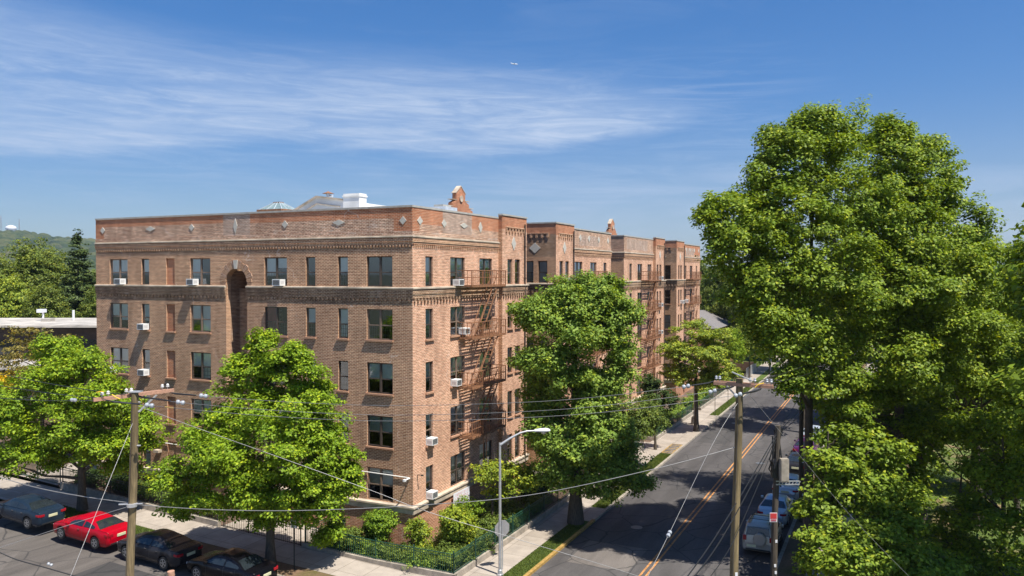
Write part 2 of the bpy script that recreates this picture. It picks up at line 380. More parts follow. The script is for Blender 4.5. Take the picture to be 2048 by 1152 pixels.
def wall(mb, p0, p1, z0, z1, openings=(), patches=(), reveal=0.16, base=0, uoff=0.0, ztop_mat=None):
    """flat wall from p0 to p1 (outside on the right hand side), with recessed openings (u0,u1,z0,z1) and
    rectangles of other brick (u0,u1,z0,z1,mat)"""
    dx, dy = p1[0]-p0[0], p1[1]-p0[1]; Lw = math.hypot(dx, dy); dx /= Lw; dy /= Lw
    nx, ny = dy, -dx
    P = lambda u, z, d=0.0: (p0[0]+dx*u-nx*d, p0[1]+dy*u-ny*d, z)
    us = sorted({0.0, Lw} | {round(min(max(q, 0), Lw), 4) for o in list(openings)+list(patches) for q in o[:2]})
    zs = sorted({z0, z1} | {round(min(max(q, z0), z1), 4) for o in list(openings)+list(patches) for q in o[2:4]})
    for i in range(len(us)-1):
        ua, ub = us[i], us[i+1]; um = (ua+ub)/2
        for j in range(len(zs)-1):
            za, zb = zs[j], zs[j+1]; zm = (za+zb)/2
            if any(o[0] < um < o[1] and o[2] < zm < o[3] for o in openings): continue
            mi = base
            for q in patches:
                if q[0] < um < q[1] and q[2] < zm < q[3]: mi = q[4]
            mb.face([P(ua, za), P(ub, za), P(ub, zb), P(ua, zb)], mi,
                    [(ua+uoff, za), (ub+uoff, za), (ub+uoff, zb), (ua+uoff, zb)])
    for o in openings:
        u0, u1, a, b = o[:4]; d = o[4] if len(o) > 4 else reveal
        mb.face([P(u0, a), P(u0, b), P(u0, b, d), P(u0, a, d)], base, [(0, a), (0, b), (d, b), (d, a)])
        mb.face([P(u1, a), P(u1, a, d), P(u1, b, d), P(u1, b)], base, [(0, a), (d, a), (d, b), (0, b)])
        mb.face([P(u0, b), P(u1, b), P(u1, b, d), P(u0, b, d)], base, [(u0, 0), (u1, 0), (u1, d), (u0, d)])
        mb.face([P(u0, a), P(u0, a, d), P(u1, a, d), P(u1, a)], base, [(u0, 0), (u0, d), (u1, d), (u1, 0)])
        if len(o) > 5:                                  # bricked-up niche: back face
            mb.face([P(u0, a, d), P(u1, a, d), P(u1, b, d), P(u0, b, d)], o[5], [(u0, a), (u1, a), (u1, b), (u0, b)])

def sweep(mb, pts, prof, mi=0, closed=False):
    """sweep profile [(outward, z)...] along a plan polyline, outside on the right"""
    n = len(pts); rows = []
    for i, p in enumerate(pts):
        ns = []
        for a, b in ((i-1, i), (i, i+1)):
            if closed: a %= n; b %= n
            if a < 0 or b >= n: continue
            dx, dy = pts[b][0]-pts[a][0], pts[b][1]-pts[a][1]; l = math.hypot(dx, dy); ns.append((dy/l, -dx/l))
        if len(ns) == 1: m = ns[0]
        else:
            k = 1+ns[0][0]*ns[1][0]+ns[0][1]*ns[1][1]; m = ((ns[0][0]+ns[1][0])/k, (ns[0][1]+ns[1][1])/k)
        rows.append([(p[0]+m[0]*o, p[1]+m[1]*o, z) for o, z in prof])
    if closed: rows.append(rows[0])
    # u runs along the course
    u = 0.0
    for i in range(len(rows)-1):
        a, b = rows[i], rows[i+1]; l = math.dist(a[0], b[0]); w = 0.0
        for j in range(len(prof)):
            k = (j+1) % len(prof); dw = math.dist(a[j], a[k])
            mb.face([a[j], b[j], b[k], a[k]], mi, [(u, w), (u+l, w), (u+l, w+dw), (u, w+dw)]); w += dw
        u += l
    if not closed:
        mb.face(rows[0][::-1], mi); mb.face(rows[-1], mi)
def rect_prof(o0, o1, z0, z1): return [(o0, z0), (o1, z0), (o1, z1), (o0, z1)]

def blocks_along(mb, p0, p1, z0, z1, w, gap, d0, d1_, mi=0, inset=0.1):
    dx, dy = p1[0]-p0[0], p1[1]-p0[1]; Lw = math.hypot(dx, dy); dx /= Lw; dy /= Lw; nx, ny = dy, -dx
    n = max(1, int((Lw-2*inset+gap)/(w+gap))); st = (Lw-2*inset-w)/max(1, n-1)
    for i in range(n):
        u = inset+i*st
        P = lambda uu, d, z: (p0[0]+dx*uu+nx*d, p0[1]+dy*uu+ny*d, z)
        c = [P(u, d0, z0), P(u+w, d0, z0), P(u+w, d1_, z0), P(u, d1_, z0), P(u, d0, z1), P(u+w, d0, z1), P(u+w, d1_, z1), P(u, d1_, z1)]
        for q in ((0, 1, 2, 3), (7, 6, 5, 4), (3, 2, 6, 7), (0, 3, 7, 4), (2, 1, 5, 6)):
            mb.face([c[k] for k in q], mi, [(c[k][0]+c[k][1], c[k][2]) for k in q])

# ---- window units, built once for each size and shared
wcache = {}
def unit_meshes(w, hh, dbl):
    key = (round(w, 2), round(hh, 2), dbl)
    if key in wcache: return wcache[key]
    w, hh = key[0], key[1]
    f = MB(); fw = 0.055
    f.box(0, fw, 0.09, .165, 0, hh); f.box(w-fw, w, 0.09, .165, 0, hh)
    f.box(fw, w-fw, 0.09, .165, 0, 0.07); f.box(fw, w-fw, 0.09, .165, hh-0.06, hh)
    bays = [(fw, w-fw)]
    if dbl:
        f.box(w/2-.05, w/2+.05, .085, .165, .07, hh-.06); bays = [(fw, w/2-.05), (w/2+.05, w-fw)]
    mid = hh*0.47
    for a, b in bays:
        f.box(a, b, .10, .15, mid-.03, mid+.035)
        for q0, q1 in ((a, a+.03), (b-.03, b)): f.box(q0, q1, .105, .15, .07, mid-.03); f.box(q0, q1, .115, .15, mid+.035, hh-.06)
    g = MB()
    for a, b in bays:
        g.face([(a+.03, .13, .07), (b-.03, .13, .07), (b-.03, .13, mid-.03), (a+.03, .13, mid-.03)])
        g.face([(a+.03, .137, mid+.035), (b-.03, .137, mid+.035), (b-.03, .137, hh-.06), (a+.03, .137, hh-.06)])
    gr = MB()
    for a, b in bays:
        x = a+.1
        while x < b-.05: gr.box(x, x+.020, .145, .165, .08, mid); x += .13
        for z in (.25, .5): gr.box(a+.03, b-.03, .146, .164, z*mid*1.3, z*mid*1.3+.02)
    s = MB(); s.box(-.06, w+.06, -.11, .1, -.10, 0.0)
    wcache[key] = dict(frame=f.mesh('window frame', M['frame']), frame2=f.mesh('window frame', M['frame_light']), pane=g.mesh('window panes', M['glass']),
                       grille=gr.mesh('window grille', M['grille']), sill=s.mesh('window sill', M['sill']), bays=bays, mid=mid)
    return wcache[key]
bcache = {}
def blind_mesh(a, b, z0, z1, mk):
    key = (round(a, 2), round(b, 2), round(z0, 1), round(z1, 1), mk)
    if key not in bcache:
        m = MB(); n = 8; rows = []
        for k, z in enumerate((key[2], (key[2]+key[3])/2, key[3])):
            rows.append([(key[0]+(key[1]-key[0])*i/n, .172+(.010 if i % 2 else 0)*(1 if 'curtain' in mk else .2), z) for i in range(n+1)])
        m.grid(rows); bcache[key] = m.mesh('window shade', M[mk], smooth=True)
    return bcache[key]
def window(root, p, rz, w, hh, dbl, sill=True, look=None):
    U = unit_meshes(w, hh, dbl)
    win = inst('window', U['frame2'] if rngb.random() < .3 else U['frame'], root, (p[0], p[1], p[2]), rz)
    inst('pane', U['pane'], win)
    if sill: inst('sill', U['sill'], win)
    if rngb.random() < .55: inst('grille', U['grille'], win)
    for i, (a, b) in enumerate(U['bays']):
        mk = rngb.choice(['blind', 'blind', 'blind_grey', 'curtain', 'blind_grey'])
        r = rngb.random()
        if look == 'dark': r = 0.99 if r > .3 else .9
        if look == 'red' and i == 0: mk = 'curtain_red'; r = .1
        if r < .30: z0 = .08                       # shade all the way down
        elif r < .94: z0 = U['mid']+rngb.choice([-.25, -.05, 0.0, 0.0, .05, .25])
        else: continue
        if look == 'full': z0 = .08
        if r >= .30 and look == 'dark': continue
        inst('blind', blind_mesh(a, b, max(.08, z0), hh-.06, mk), win)
    return win
def ac_mesh():
    m = MB(); m.box(0, .62, -.42, .05, 0, .40)
    c = MB(); c.box(.05, .57, -.424, -.3, .05, .35)
    s = MB()
    for i in range(9): s.box(.05, .57, -.43, -.425, .07+i*.03, .078+i*.03)
    for i in range(5): s.box(-.004, 0.0, -.36, -.08, .12+i*.04, .13+i*.04); s.box(.62, .624, -.36, -.08, .12+i*.04, .13+i*.04)
    return m.mesh('air conditioner case', M['ac']), c.mesh('condenser coil', M['ac_dark']), s.mesh('louvres', M['galv'])
ACM = ac_mesh()
def add_ac(root, p, rz):
    a = inst('air_conditioner', ACM[0], root, p, rz); inst('coil', ACM[1], a); inst('louvre', ACM[2], a)

def stone_diamond(root, p, rz, w, hh, name='diamond_ornament'):
    m = MB(); c = [(-w/2, 0, 0), (0, 0, -hh/2), (w/2, 0, 0), (0, 0, hh/2)]
    f = [(x, -.03, z) for x, _, z in c]; b = [(x, .02, z) for x, _, z in c]
    m.face(f); [m.face([f[i], b[i], b[(i+1) % 4], f[(i+1) % 4]]) for i in range(4)]
    m.build(name, M['stone_white'], root, loc=p, rz=rz)

FL = [(2.45, 4.33), (5.57, 7.36), (8.65, 10.42), (11.75, 13.52), (14.81, 16.56)]
HT = 19.33
def fire_escape(root, t0, t1, levels, y=0.0, side=1, drop=True):
    """rusty iron balconies on a wall facing -y, with steep stairs between them"""
    fe = inst('fire_escape', None, root)
    d0, d1_ = -.04, -.98
    for k, z in enumerate(levels):
        top = k == len(levels)-1
        m = MB()
        for i in range(11): yy = y+d0+(d1_-d0)*i/10; m.box(t0, t1, yy-.018, yy+.018, z-.02, z+.004)   # slats along the wall
        for q in (t0, t1): m.box(q-.025, q+.025, y+d1_-.03, y+d0, z-.10, z-.022)
        m.box(t0+.03, t1-.03, y+d1_-.035, y+d1_+.025, z-.13, z-.024)
        n = 4
        for i in range(n):
            q = t0+.3+(t1-t0-.6)*i/(n-1); m.bar((q, y+d1_+.05, z-.06), (q, y-.0, z-.62), .035); m.bar((q, y+d1_, z-.05), (q, y, z-.05), .04)
        m.build('platform', M['rust'], fe)
        r = MB(); zt = z+.92
        path = [(t0, y, zt), (t0, y+d1_, zt), (t1, y+d1_, zt), (t1, y, zt)]
        for i in range(3):
            a, b = path[i], path[i+1]
            r.bar(a, b, .06, .045); r.bar((a[0], a[1], z+.48), (b[0], b[1], z+.48), .032)
            l = math.dist(a, b); nb = int(l/.26)
            for j in range(1, nb):
                f = j/nb; r.bar((a[0]+(b[0]-a[0])*f, a[1]+(b[1]-a[1])*f, z), (a[0]+(b[0]-a[0])*f, a[1]+(b[1]-a[1])*f, zt), .026)
        for q in ((t0, y+d1_), (t1, y+d1_), ((t0+t1)/2, y+d1_), (t0+(t1-t0)*.3, y+d1_)): r.bar((q[0], q[1], z-.05), (q[0], q[1], zt+.02), .055)
        r.build('railing', M['rust'], fe)
    for k in range(len(levels)-1):
        za, zb = levels[k], levels[k+1]
        s = MB(); xa = t0+(t1-t0)*.28; xb = t0+(t1-t0)*.80
        ya, yb = y-.92, y-.50
        for yy in (ya, yb):
            s.bar((xa, yy, za+.02), (xb, yy, zb-.02), .03, .13)
            s.bar((xa-.12, yy, za+.85), (xb-.12, yy, zb+.75), .042); s.bar((xa+.1, yy, za+.1), (xa-.1, yy, za+.85), .02); s.bar(((xa+xb)/2, yy, (za+zb)/2), ((xa+xb)/2-.12, yy, (za+zb)/2+.8), .02)
        for i in range(1, 12):
            f = i/12; x, z = xa+(xb-xa)*f, za+(zb-za)*f; s.box(x-.07, x+.07, ya+.02, yb-.02, z-.012, z+.012)
        s.build('stair', M['rust'], fe)
    if drop:
        z = levels[0]; l = MB(); x = t0+(t1-t0)*.30
        for q in (x, x+.42): l.bar((q, y+d1_-.05, z-2.9), (q, y+d1_-.05, z+1.1), .035)
        for i in range(13): l.bar((x, y+d1_-.05, z-2.8+i*.3), (x+.42, y+d1_-.05, z-2.8+i*.3), .022)
        l.build('drop_ladder', M['rust'], fe)
    return fe

def gable(root, x0, y0, z0):
    """stepped brick gable with a round stone plaque, on the wall at the back of a court, facing -y"""
    g = MB(); c = [(0, 0), (4.05, 0), (4.05, .55), (3.4, .75), (3.4, 1.05), (2.75, 1.3), (2.75, 1.9), (2.02, 2.45), (1.29, 1.9), (1.29, 1.3), (.64, 1.05), (.64, .75), (0, .55)]
    f = [(x0+a, y0-.02, z0+b) for a, b in c]; b_ = [(x0+a, y0+.36, z0+b) for a, b in c]
    uv = [(a, b) for a, b in c]; g.face(f, 0, uv); g.face(b_[::-1], 0, uv[::-1])
    for i in range(len(c)):
        j = (i+1) % len(c); g.face([f[i], b_[i], b_[j], f[j]], 0, [(0, 0), (.36, 0), (.36, 1), (0, 1)])
    go = g.build('gable', [M['brick_new']], root, uv=True)
    s = MB()
    for (a, b, c_, d) in ((-.08, .55, .72, .75), (.56, 1.05, 1.37, 1.3), (3.33, .75, 4.13, .55), (2.67, 1.3, 3.48, 1.05)):
        s.bar((x0+a, y0+.17, z0+max(b, d)+.03), (x0+c_, y0+.17, z0+max(b, d)+.02), .42, .05)
    s.bar((x0+1.2, y0+.17, z0+1.87), (x0+2.02, y0+.17, z0+2.49), .44, .05); s.bar((x0+2.84, y0+.17, z0+1.87), (x0+2.02, y0+.17, z0+2.5), .44, .045)
    s.build('coping_stone', M['stone'], go)
    p = MB(); p.lathe([(.26, -.02), (.26, .04), (.20, .05), (.05, .06)], n=20, axis='y'); 
    p.build('plaque', M['stone'], go, loc=(x0+2.02, y0-.09, z0+1.45))

def make_block(t0, label, rw_main_a, rw_bay_a, rw_bay_b, rw_main_b, court_wins, left_detail, fe_specs, acs_r, seed):
    """U-shaped five storey block: main, bay, court, bay, main along the avenue"""
    global rngb
    rngb = random.Random(seed)
    root = empty('apartment_building', (OX, OY, 0), SITE_ROT, label, 'apartment building')
    A, Bq, C_, Dq, E_ = t0, t0+10.8, t0+14.8, t0+20.4, t0+24.4
    END = t0+34.9; DEP = 26.3; bp = -.3; CY = 7.5
    HB = 19.56
    # ---- left facade -------------------------------------------------------------
    lf = MB()
    def sL(s0, s1): return (DEP-s1, DEP-s0)          # left facade u runs from the far end to the corner
    ops = []; pat = []
    zb0 = -1.2
    cols_ = [(23.1, 24.9, 1), (21.0, 21.75, 0), (15.4, 17.2, 1), (9.05, 10.85, 1), (6.87, 7.6, 0), (4.47, 5.2, 0), (1.35, 3.14, 1)]
    if left_detail:
        for a, b, d in cols_:
            for z0, z1 in FL: ops.append((*sL(a, b), z0, z1, .16))
        for z0, z1 in FL: ops.append((*sL(18.6, 19.4), z0-(0.0 if z0 > 14 or z0 < 3 else .03), z1, .10, 0 if z0 < 3 else 3))
        ops.append((*sL(12.28, 14.05), zb0, 15.95, .42))
        ops += [(*sL(4.70, 5.68), -.9, 1.12, .2), (*sL(2.15, 3.42), .3, 1.05, .2), (*sL(20.8, 21.8), .95, 1.75, .2), (*sL(23.2, 24.8), 1.0, 1.75, .2), (*sL(9.3, 10.4), .75, 1.6, .2), (*sL(16, 17), .95, 1.75, .2)]
        pat = [(0, DEP, 17.68, HT, 2), (*sL(25.45, 26.3), 17.95, HT, 3), (*sL(14.25, 26.3), 18.78, HT, 3), (*sL(12.0, 14.25), 17.95, HT, 4), (*sL(1.25, 12.0), 18.72, HT, 3), (*sL(0, 1.25), 17.95, HT, 3),
               (0, DEP, 13.75, 14.7, 1), (0, DEP, 16.95, 17.5, 1), (0, DEP, zb0, 2.05, 5)]
    else:
        for z0, z1 in FL[1:]: ops += [(*sL(1.4, 3.1), z0, z1, .16), (*sL(6, 7.6), z0, z1, .16)]
        pat = [(0, DEP, 17.68, HT, 2), (0, DEP, 13.75, 14.7, 1), (0, DEP, zb0, 2.05, 5)]
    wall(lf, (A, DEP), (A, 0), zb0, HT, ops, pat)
    if left_detail:                                   # round arch over the light shaft
        cx = (12.28+14.05)/2; R = (14.05-12.28)/2; zs = 15.03; n = 18
        for k in range(n):
            a0, a1 = pi*k/n, pi*(k+1)/n
            q0 = (cx+R*cos(a0), zs+R*sin(a0)*.98); q1 = (cx+R*cos(a1), zs+R*sin(a1)*.98)
            T0, T1 = (q0[0], 15.951), (q1[0], 15.951)
            for x, flip in ((A, 0), (A+.42, 1)):
                f = [(x, q1[0], q1[1]), (x, q0[0], q0[1]), (x, T0[0], T0[1]), (x, T1[0], T1[1])]
                lf.face(f[::-1] if flip else f, 0, [(DEP-p[1], p[2]) for p in (f[::-1] if flip else f)])
            lf.face([(A, *q0), (A, *q1), (A+.42, *q1), (A+.42, *q0)], 0, [(0, k*.15), (0, k*.15+.15), (.42, k*.15+.15), (.42, k*.15)])
        # shaft walls behind the arch
        for (a, b) in (((A+.42, 14.05), (A+3.2, 14.05)), ((A+3.2, 12.28), (A+.42, 12.28))):
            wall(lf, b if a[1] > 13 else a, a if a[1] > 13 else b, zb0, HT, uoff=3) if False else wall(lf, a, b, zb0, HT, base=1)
        wall(lf, (A+3.2, 14.05), (A+3.2, 12.28), zb0, HT)
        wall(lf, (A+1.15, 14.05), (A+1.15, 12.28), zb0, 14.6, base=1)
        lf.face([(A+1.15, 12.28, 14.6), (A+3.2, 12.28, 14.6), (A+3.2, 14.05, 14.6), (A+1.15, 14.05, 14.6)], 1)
        wall(lf, (A+.42, 12.28), (A+.42, 14.05), 15.951, HT)
    # ---- avenue facades -------------------------------------------------------------
    def pats(L_, new=False):
        return [(0, L_, 17.68, HB, 2 if not new else 3), (0, L_, zb0, 2.05, 5)]
    rp = pats(10.8)+([(.0, .75, 17.95, HT, 3), (.75, 3.35, 18.4, HT, 3), (3.35, 7.0, 17.95, HT, 4), (7.0, 10.8, 18.4, HT, 3)] if left_detail else [(1, 8.5, 18, 19.1, 4)])
    base_op = [(5.0, 6.9, -.2, 1.15, .25)] if left_detail else []
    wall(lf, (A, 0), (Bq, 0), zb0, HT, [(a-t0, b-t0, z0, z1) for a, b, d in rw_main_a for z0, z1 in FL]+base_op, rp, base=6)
    segs = [((Bq, 0), (Bq, bp), [], HB), ((Bq, bp), (C_, bp), rw_bay_a, HB), ((C_, bp), (C_, CY), [], HB), ((C_, CY), (Dq, CY), [], 20.2)]
    for p, q, wn, top in segs:
        o = [(a-p[0], b-p[0], z0, z1) for a, b, d in wn for z0, z1 in FL]
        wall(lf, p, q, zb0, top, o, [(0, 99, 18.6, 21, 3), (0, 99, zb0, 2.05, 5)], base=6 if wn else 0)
    # court wall facing -x: u runs from the back (y=CY) to the front
    wall(lf, (Dq, CY), (Dq, bp), zb0, HB, [(CY-b, CY-a, z0, z1) for a, b, d in court_wins for z0, z1 in FL], [(0, 99, 18.7, 21, 3), (0, 99, 16.9, 18.7, 1), (0, 99, zb0, 2.05, 5)])
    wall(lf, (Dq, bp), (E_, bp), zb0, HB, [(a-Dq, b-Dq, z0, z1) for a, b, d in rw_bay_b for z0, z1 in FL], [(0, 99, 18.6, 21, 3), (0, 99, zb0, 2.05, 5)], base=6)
    wall(lf, (E_, bp), (E_, 0), zb0, HB)
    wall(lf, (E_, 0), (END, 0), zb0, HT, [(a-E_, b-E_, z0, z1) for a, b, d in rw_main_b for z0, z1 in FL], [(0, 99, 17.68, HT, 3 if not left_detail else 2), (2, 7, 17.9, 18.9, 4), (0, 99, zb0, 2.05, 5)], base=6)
    wall(lf, (END, 0), (END, DEP), zb0, HT); wall(lf, (END, DEP), (A, DEP), zb0, HT)
    # inner faces of the parapets
    for p, q in (((A+.3, .3), (A+.3, 12.0)), ((A+.3, 14.3), (A+.3, DEP-.3)), ((A+.3, DEP-.3), (END-.3, DEP-.3)), ((END-.3, DEP-.3), (END-.3, .3)), ((Bq, .3), (A+.3, .3)), ((END-.3, .3), (E_, .3))):
        wall(lf, p, q, 18.3, HT)
    lf.build('brick_wall', BRICKS, root, uv=True)
    # ---- roof --------------------------------------------------------------------
    r = MB()
    for x0, x1, y0, y1 in ((A+.1, A+3.2, .1, 12.28), (A+.1, A+3.2, 14.05, DEP-.1), (A+3.2, C_-.1, .1, DEP-.1), (C_-.1, Dq+.1, CY+.1, DEP-.1), (Dq+.1, END-.1, .1, DEP-.1)):
        r.box(x0, x1-.002, y0, y1-.002, 18.25, 18.45)
    if not left_detail: pass
    r.build('roof', M['roof'], root)
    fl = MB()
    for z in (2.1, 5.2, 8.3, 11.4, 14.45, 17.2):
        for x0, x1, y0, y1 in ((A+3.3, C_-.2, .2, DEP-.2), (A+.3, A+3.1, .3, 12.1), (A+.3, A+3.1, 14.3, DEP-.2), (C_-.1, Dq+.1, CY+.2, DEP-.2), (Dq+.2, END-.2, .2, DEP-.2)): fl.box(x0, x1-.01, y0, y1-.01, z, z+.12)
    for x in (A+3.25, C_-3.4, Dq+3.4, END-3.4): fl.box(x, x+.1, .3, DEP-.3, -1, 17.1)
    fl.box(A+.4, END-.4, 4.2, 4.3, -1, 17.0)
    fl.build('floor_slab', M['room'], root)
    # ---- courses: coping, cornice, belt, water table --------------------------------
    outer = [(A, 0), (Bq, 0)]
    rail_l1 = [(A, DEP), (A, 14.05)]; rail_l2 = [(A, 12.28), (A, 0), (Bq, 0)]
    bay_a = [(Bq, 0), (Bq, bp), (C_, bp), (C_, CY)]; crt = [(C_, CY), (Dq, CY)]; bay_b = [(Dq, CY), (Dq, bp), (E_, bp), (E_, 0)]; mainb = [(E_, 0), (END, 0), (END, DEP)]
    full = [(A, DEP), (A, 0), (Bq, 0), (Bq, bp), (C_, bp), (C_, CY), (Dq, CY), (Dq, bp), (E_, bp), (E_, 0), (END, 0), (END, DEP)]
    cp = MB()
    sweep(cp, [(Bq, .02), (A, .02), (A, DEP)][::-1], rect_prof(-.36, .05, HT-.02, HT+.09)); sweep(cp, [(E_, .0), (END, 0), (END, DEP), (A-.0, DEP)], rect_prof(-.36, .05, HT-.02, HT+.09))
    sweep(cp, bay_a, rect_prof(-.36, .05, HB-.02, HB+.09)); sweep(cp, bay_b, rect_prof(-.36, .05, HB-.02, HB+.09)); sweep(cp, [(C_+.05, CY), (Dq-.05, CY)], rect_prof(-.36, .07, 20.2, 20.31))
    cp.build('coping', M['coping'], root)
    whole_l = [(A, DEP), (A, 0), (Bq-.001, 0)]
    for ln in (whole_l, mainb): co = MB(); sweep(co, ln, [(-.02, 17.58), (.12, 17.625), (.12, 17.695), (-.02, 17.74)]); co.build('cornice', M['stone'], root)
    cb = MB()
    for ln in (whole_l, mainb):
        sweep(cb, ln, rect_prof(-.02, .085, 17.36, 17.59), 0); sweep(cb, ln, rect_prof(-.02, .05, 17.22, 17.37), 0)
        sweep(cb, ln, rect_prof(-.02, .03, 17.745, 17.98), 1)
    for p, q in (((A, DEP), (A, 0)), ((A, 0), (Bq, 0)), ((E_, 0), (END, 0))): blocks_along(cb, p, q, 17.08, 17.23, .10, .12, -.02, .06)
    cb.build('cornice_brickwork', [M['brick_dark'] if False else M['brick'], M['brick_parapet']], root, uv=True)
    bl = MB(); prof = [(-.02, 14.64), (.15, 14.69), (.15, 14.775), (-.02, 14.805)]
    for ln in ((rail_l1, rail_l2, ) if left_detail else ([(A, DEP), (A, 0), (Bq, 0)],)):
        sweep(bl, ln+([(Bq, bp), (C_, bp), (C_, CY)] if ln[-1] == (Bq, 0) else []), prof)
    sweep(bl, [(C_+.15, CY), (Dq-.15, CY)], prof); sweep(bl, [(Dq, CY), (Dq, bp), (E_, bp), (E_, 0), (END, 0), (END, DEP)], prof)
    bl.build('belt_course', M['stone'], root)
    bb = MB(); lines = [rail_l1, rail_l2, [(Bq, 0), (Bq, bp), (C_, bp)], [(Dq, 3), (Dq, bp), (E_, bp)], [(E_, 0), (END, 0)]]
    if not left_detail: lines[0:2] = [[(A, DEP), (A, 0), (Bq, 0)]]
    for ln in lines:
        sweep(bb, ln, rect_prof(-.02, .10, 14.38, 14.65), 0); sweep(bb, ln, rect_prof(-.02, .065, 14.16, 14.39), 0)
        for i in range(len(ln)-1):
            if math.dist(ln[i], ln[i+1]) > 1:
                if abs(ln[i][0]-ln[i+1][0]) < .01 and ln[i][0] < A+.1:
                    blocks_along(bb, ln[i], ln[i+1], 14.02, 14.17, .16, .16, -.02, .05); blocks_along(bb, ln[i], ln[i+1], 13.94, 14.03, .08, .24, -.02, .03, inset=.14)
                else:
                    blocks_along(bb, ln[i], ln[i+1], 13.98, 14.17, .14, .22, -.02, .10); blocks_along(bb, ln[i], ln[i+1], 13.84, 13.99, .08, .28, -.02, .06, inset=.13)
    bb.build('belt_corbel', [M['brick_dark'], M['brick']], root, uv=True)
    wt = MB(); prof = [(-.02, 1.95), (.10, 1.95), (.10, 2.22), (.16, 2.27), (.16, 2.36), (-.02, 2.44)]
    if left_detail: sweep(wt, rail_l1, prof); sweep(wt, rail_l2+[(Bq, bp), (C_, bp), (C_, CY)], prof)
    else: sweep(wt, [(A, DEP), (A, 0), (Bq, 0), (Bq, bp), (C_, bp), (C_, CY)], prof)
    sweep(wt, [(Dq, CY), (Dq, bp), (E_, bp), (E_, 0), (END, 0), (END, DEP)], prof)
    wt.build('water_table', M['stone'], root)
    # corbelled arches high on the bays
    for p, q in (((Bq+.5, bp), (C_-.4, bp)), ((Dq, 2.9), (Dq, .3)), ((Dq+.5, bp), (E_-.5, bp))):
        ba = MB(); blocks_along(ba, p, q, 18.42, 18.72, .20, .26, -.02, .07, inset=0); blocks_along(ba, p, q, 18.30, 18.43, .10, .36, -.02, .05, inset=.05)
        sweep(ba, [p, q], rect_prof(-.02, .08, 18.71, 18.80)); ba.build('bay_corbel', [M['brick']], root, uv=True)
    # diamonds
    if left_detail:
        for s_, k in ((25.56, 1), (20.83, 0), (17.01, 1), (13.21, 2), (9.18, 1), (5.11, 0), (.62, 1)):
            w_, h_ = ((.95, .34), (.48, .48), (.34, 1.0))[k]; stone_diamond(root, (A, s_, 18.57), -pi/2, w_, h_)
        for t_, k in ((.78, 1), (3.49, 1), (5.95, 0), (8.16, 2)):
            w_, h_ = ((1.0, .36), (.6, .48), (.55, .72))[k]; stone_diamond(root, (t_, 0, 18.58), 0, w_, h_)
    for t_, k in ((E_+2.2, 2), (E_+4.4, 1), (E_+7, 1), (E_+9.6, 2)): stone_diamond(root, (t_, 0, 18.64), 0, .6, .6)
    stone_diamond(root, (Bq+1.8, bp, 17.67), 0, .7, 1.0); stone_diamond(root, (Dq, 1.52, 17.6), -pi/2, 1.0, .85); stone_diamond(root, (Dq+1.8, bp, 17.65), 0, .7, 1.0)
    # windows
    if left_detail:
        for ci, (a, b, d) in enumerate(cols_):
            for k, (z0, z1) in enumerate(FL):
                lk = None
                if (ci, k) == (6, 4): lk = 'dark'
                if (ci, k) == (6, 3): lk = 'dark'
                if (ci, k) == (3, 3): lk = 'red'
                if (ci, k) in ((0, 4), (2, 4), (4, 4), (0, 3), (2, 3), (6, 1), (6, 0)): lk = 'full' if rngb.random() < .3 else None
                window(root, (A, b, z0), -pi/2, b-a, z1-z0, d, sill=0 < k < 4, look=lk)
        for z0, z1 in FL[1:4]: inst('niche_sill', unit_meshes(.8, 1.77, 0)['sill'], root, (A, 19.4, z0-.03), -pi/2)
    else:
        for z0, z1 in FL[1:]:
            window(root, (A, 3.1, z0), -pi/2, 1.7, z1-z0, 1, sill=z0 < 14); window(root, (A, 7.6, z0), -pi/2, 1.6, z1-z0, 1, sill=z0 < 14)
    for wn, y in ((rw_main_a, 0), (rw_bay_a, bp), (rw_bay_b, bp), (rw_main_b, 0)):
        for a, b, d in wn:
            for k, (z0, z1) in enumerate(FL): window(root, (a, y, z0), 0, b-a, z1-z0, d, sill=0 < k < 4)
    for a, b, d in court_wins:
        for k, (z0, z1) in enumerate(FL): window(root, (Dq, b, z0), -pi/2, b-a, z1-z0, d, sill=0 < k < 4, look='full' if k == 4 else None)
    for p, side in acs_r: add_ac(root, p, -pi/2 if side == 'L' else 0)
    for sp in fe_specs: fire_escape(root, *sp)
    gable(root, C_+2.1, CY, 20.2 if left_detail else 19.9)
    # rainwater pipes
    for x, y in ((C_-.45, bp-.09), (E_-.28, bp-.09)):
        d = MB(); d.tube([(x, y, .3), (x, y, 19.1)], .055, 8)
        for z in (3, 6, 9, 12, 15.2, 17.5): d.box(x-.075, x+.075, y-.07, y+.09, z, z+.05)
        d.build('drainpipe', M['frame'], root)
    return root

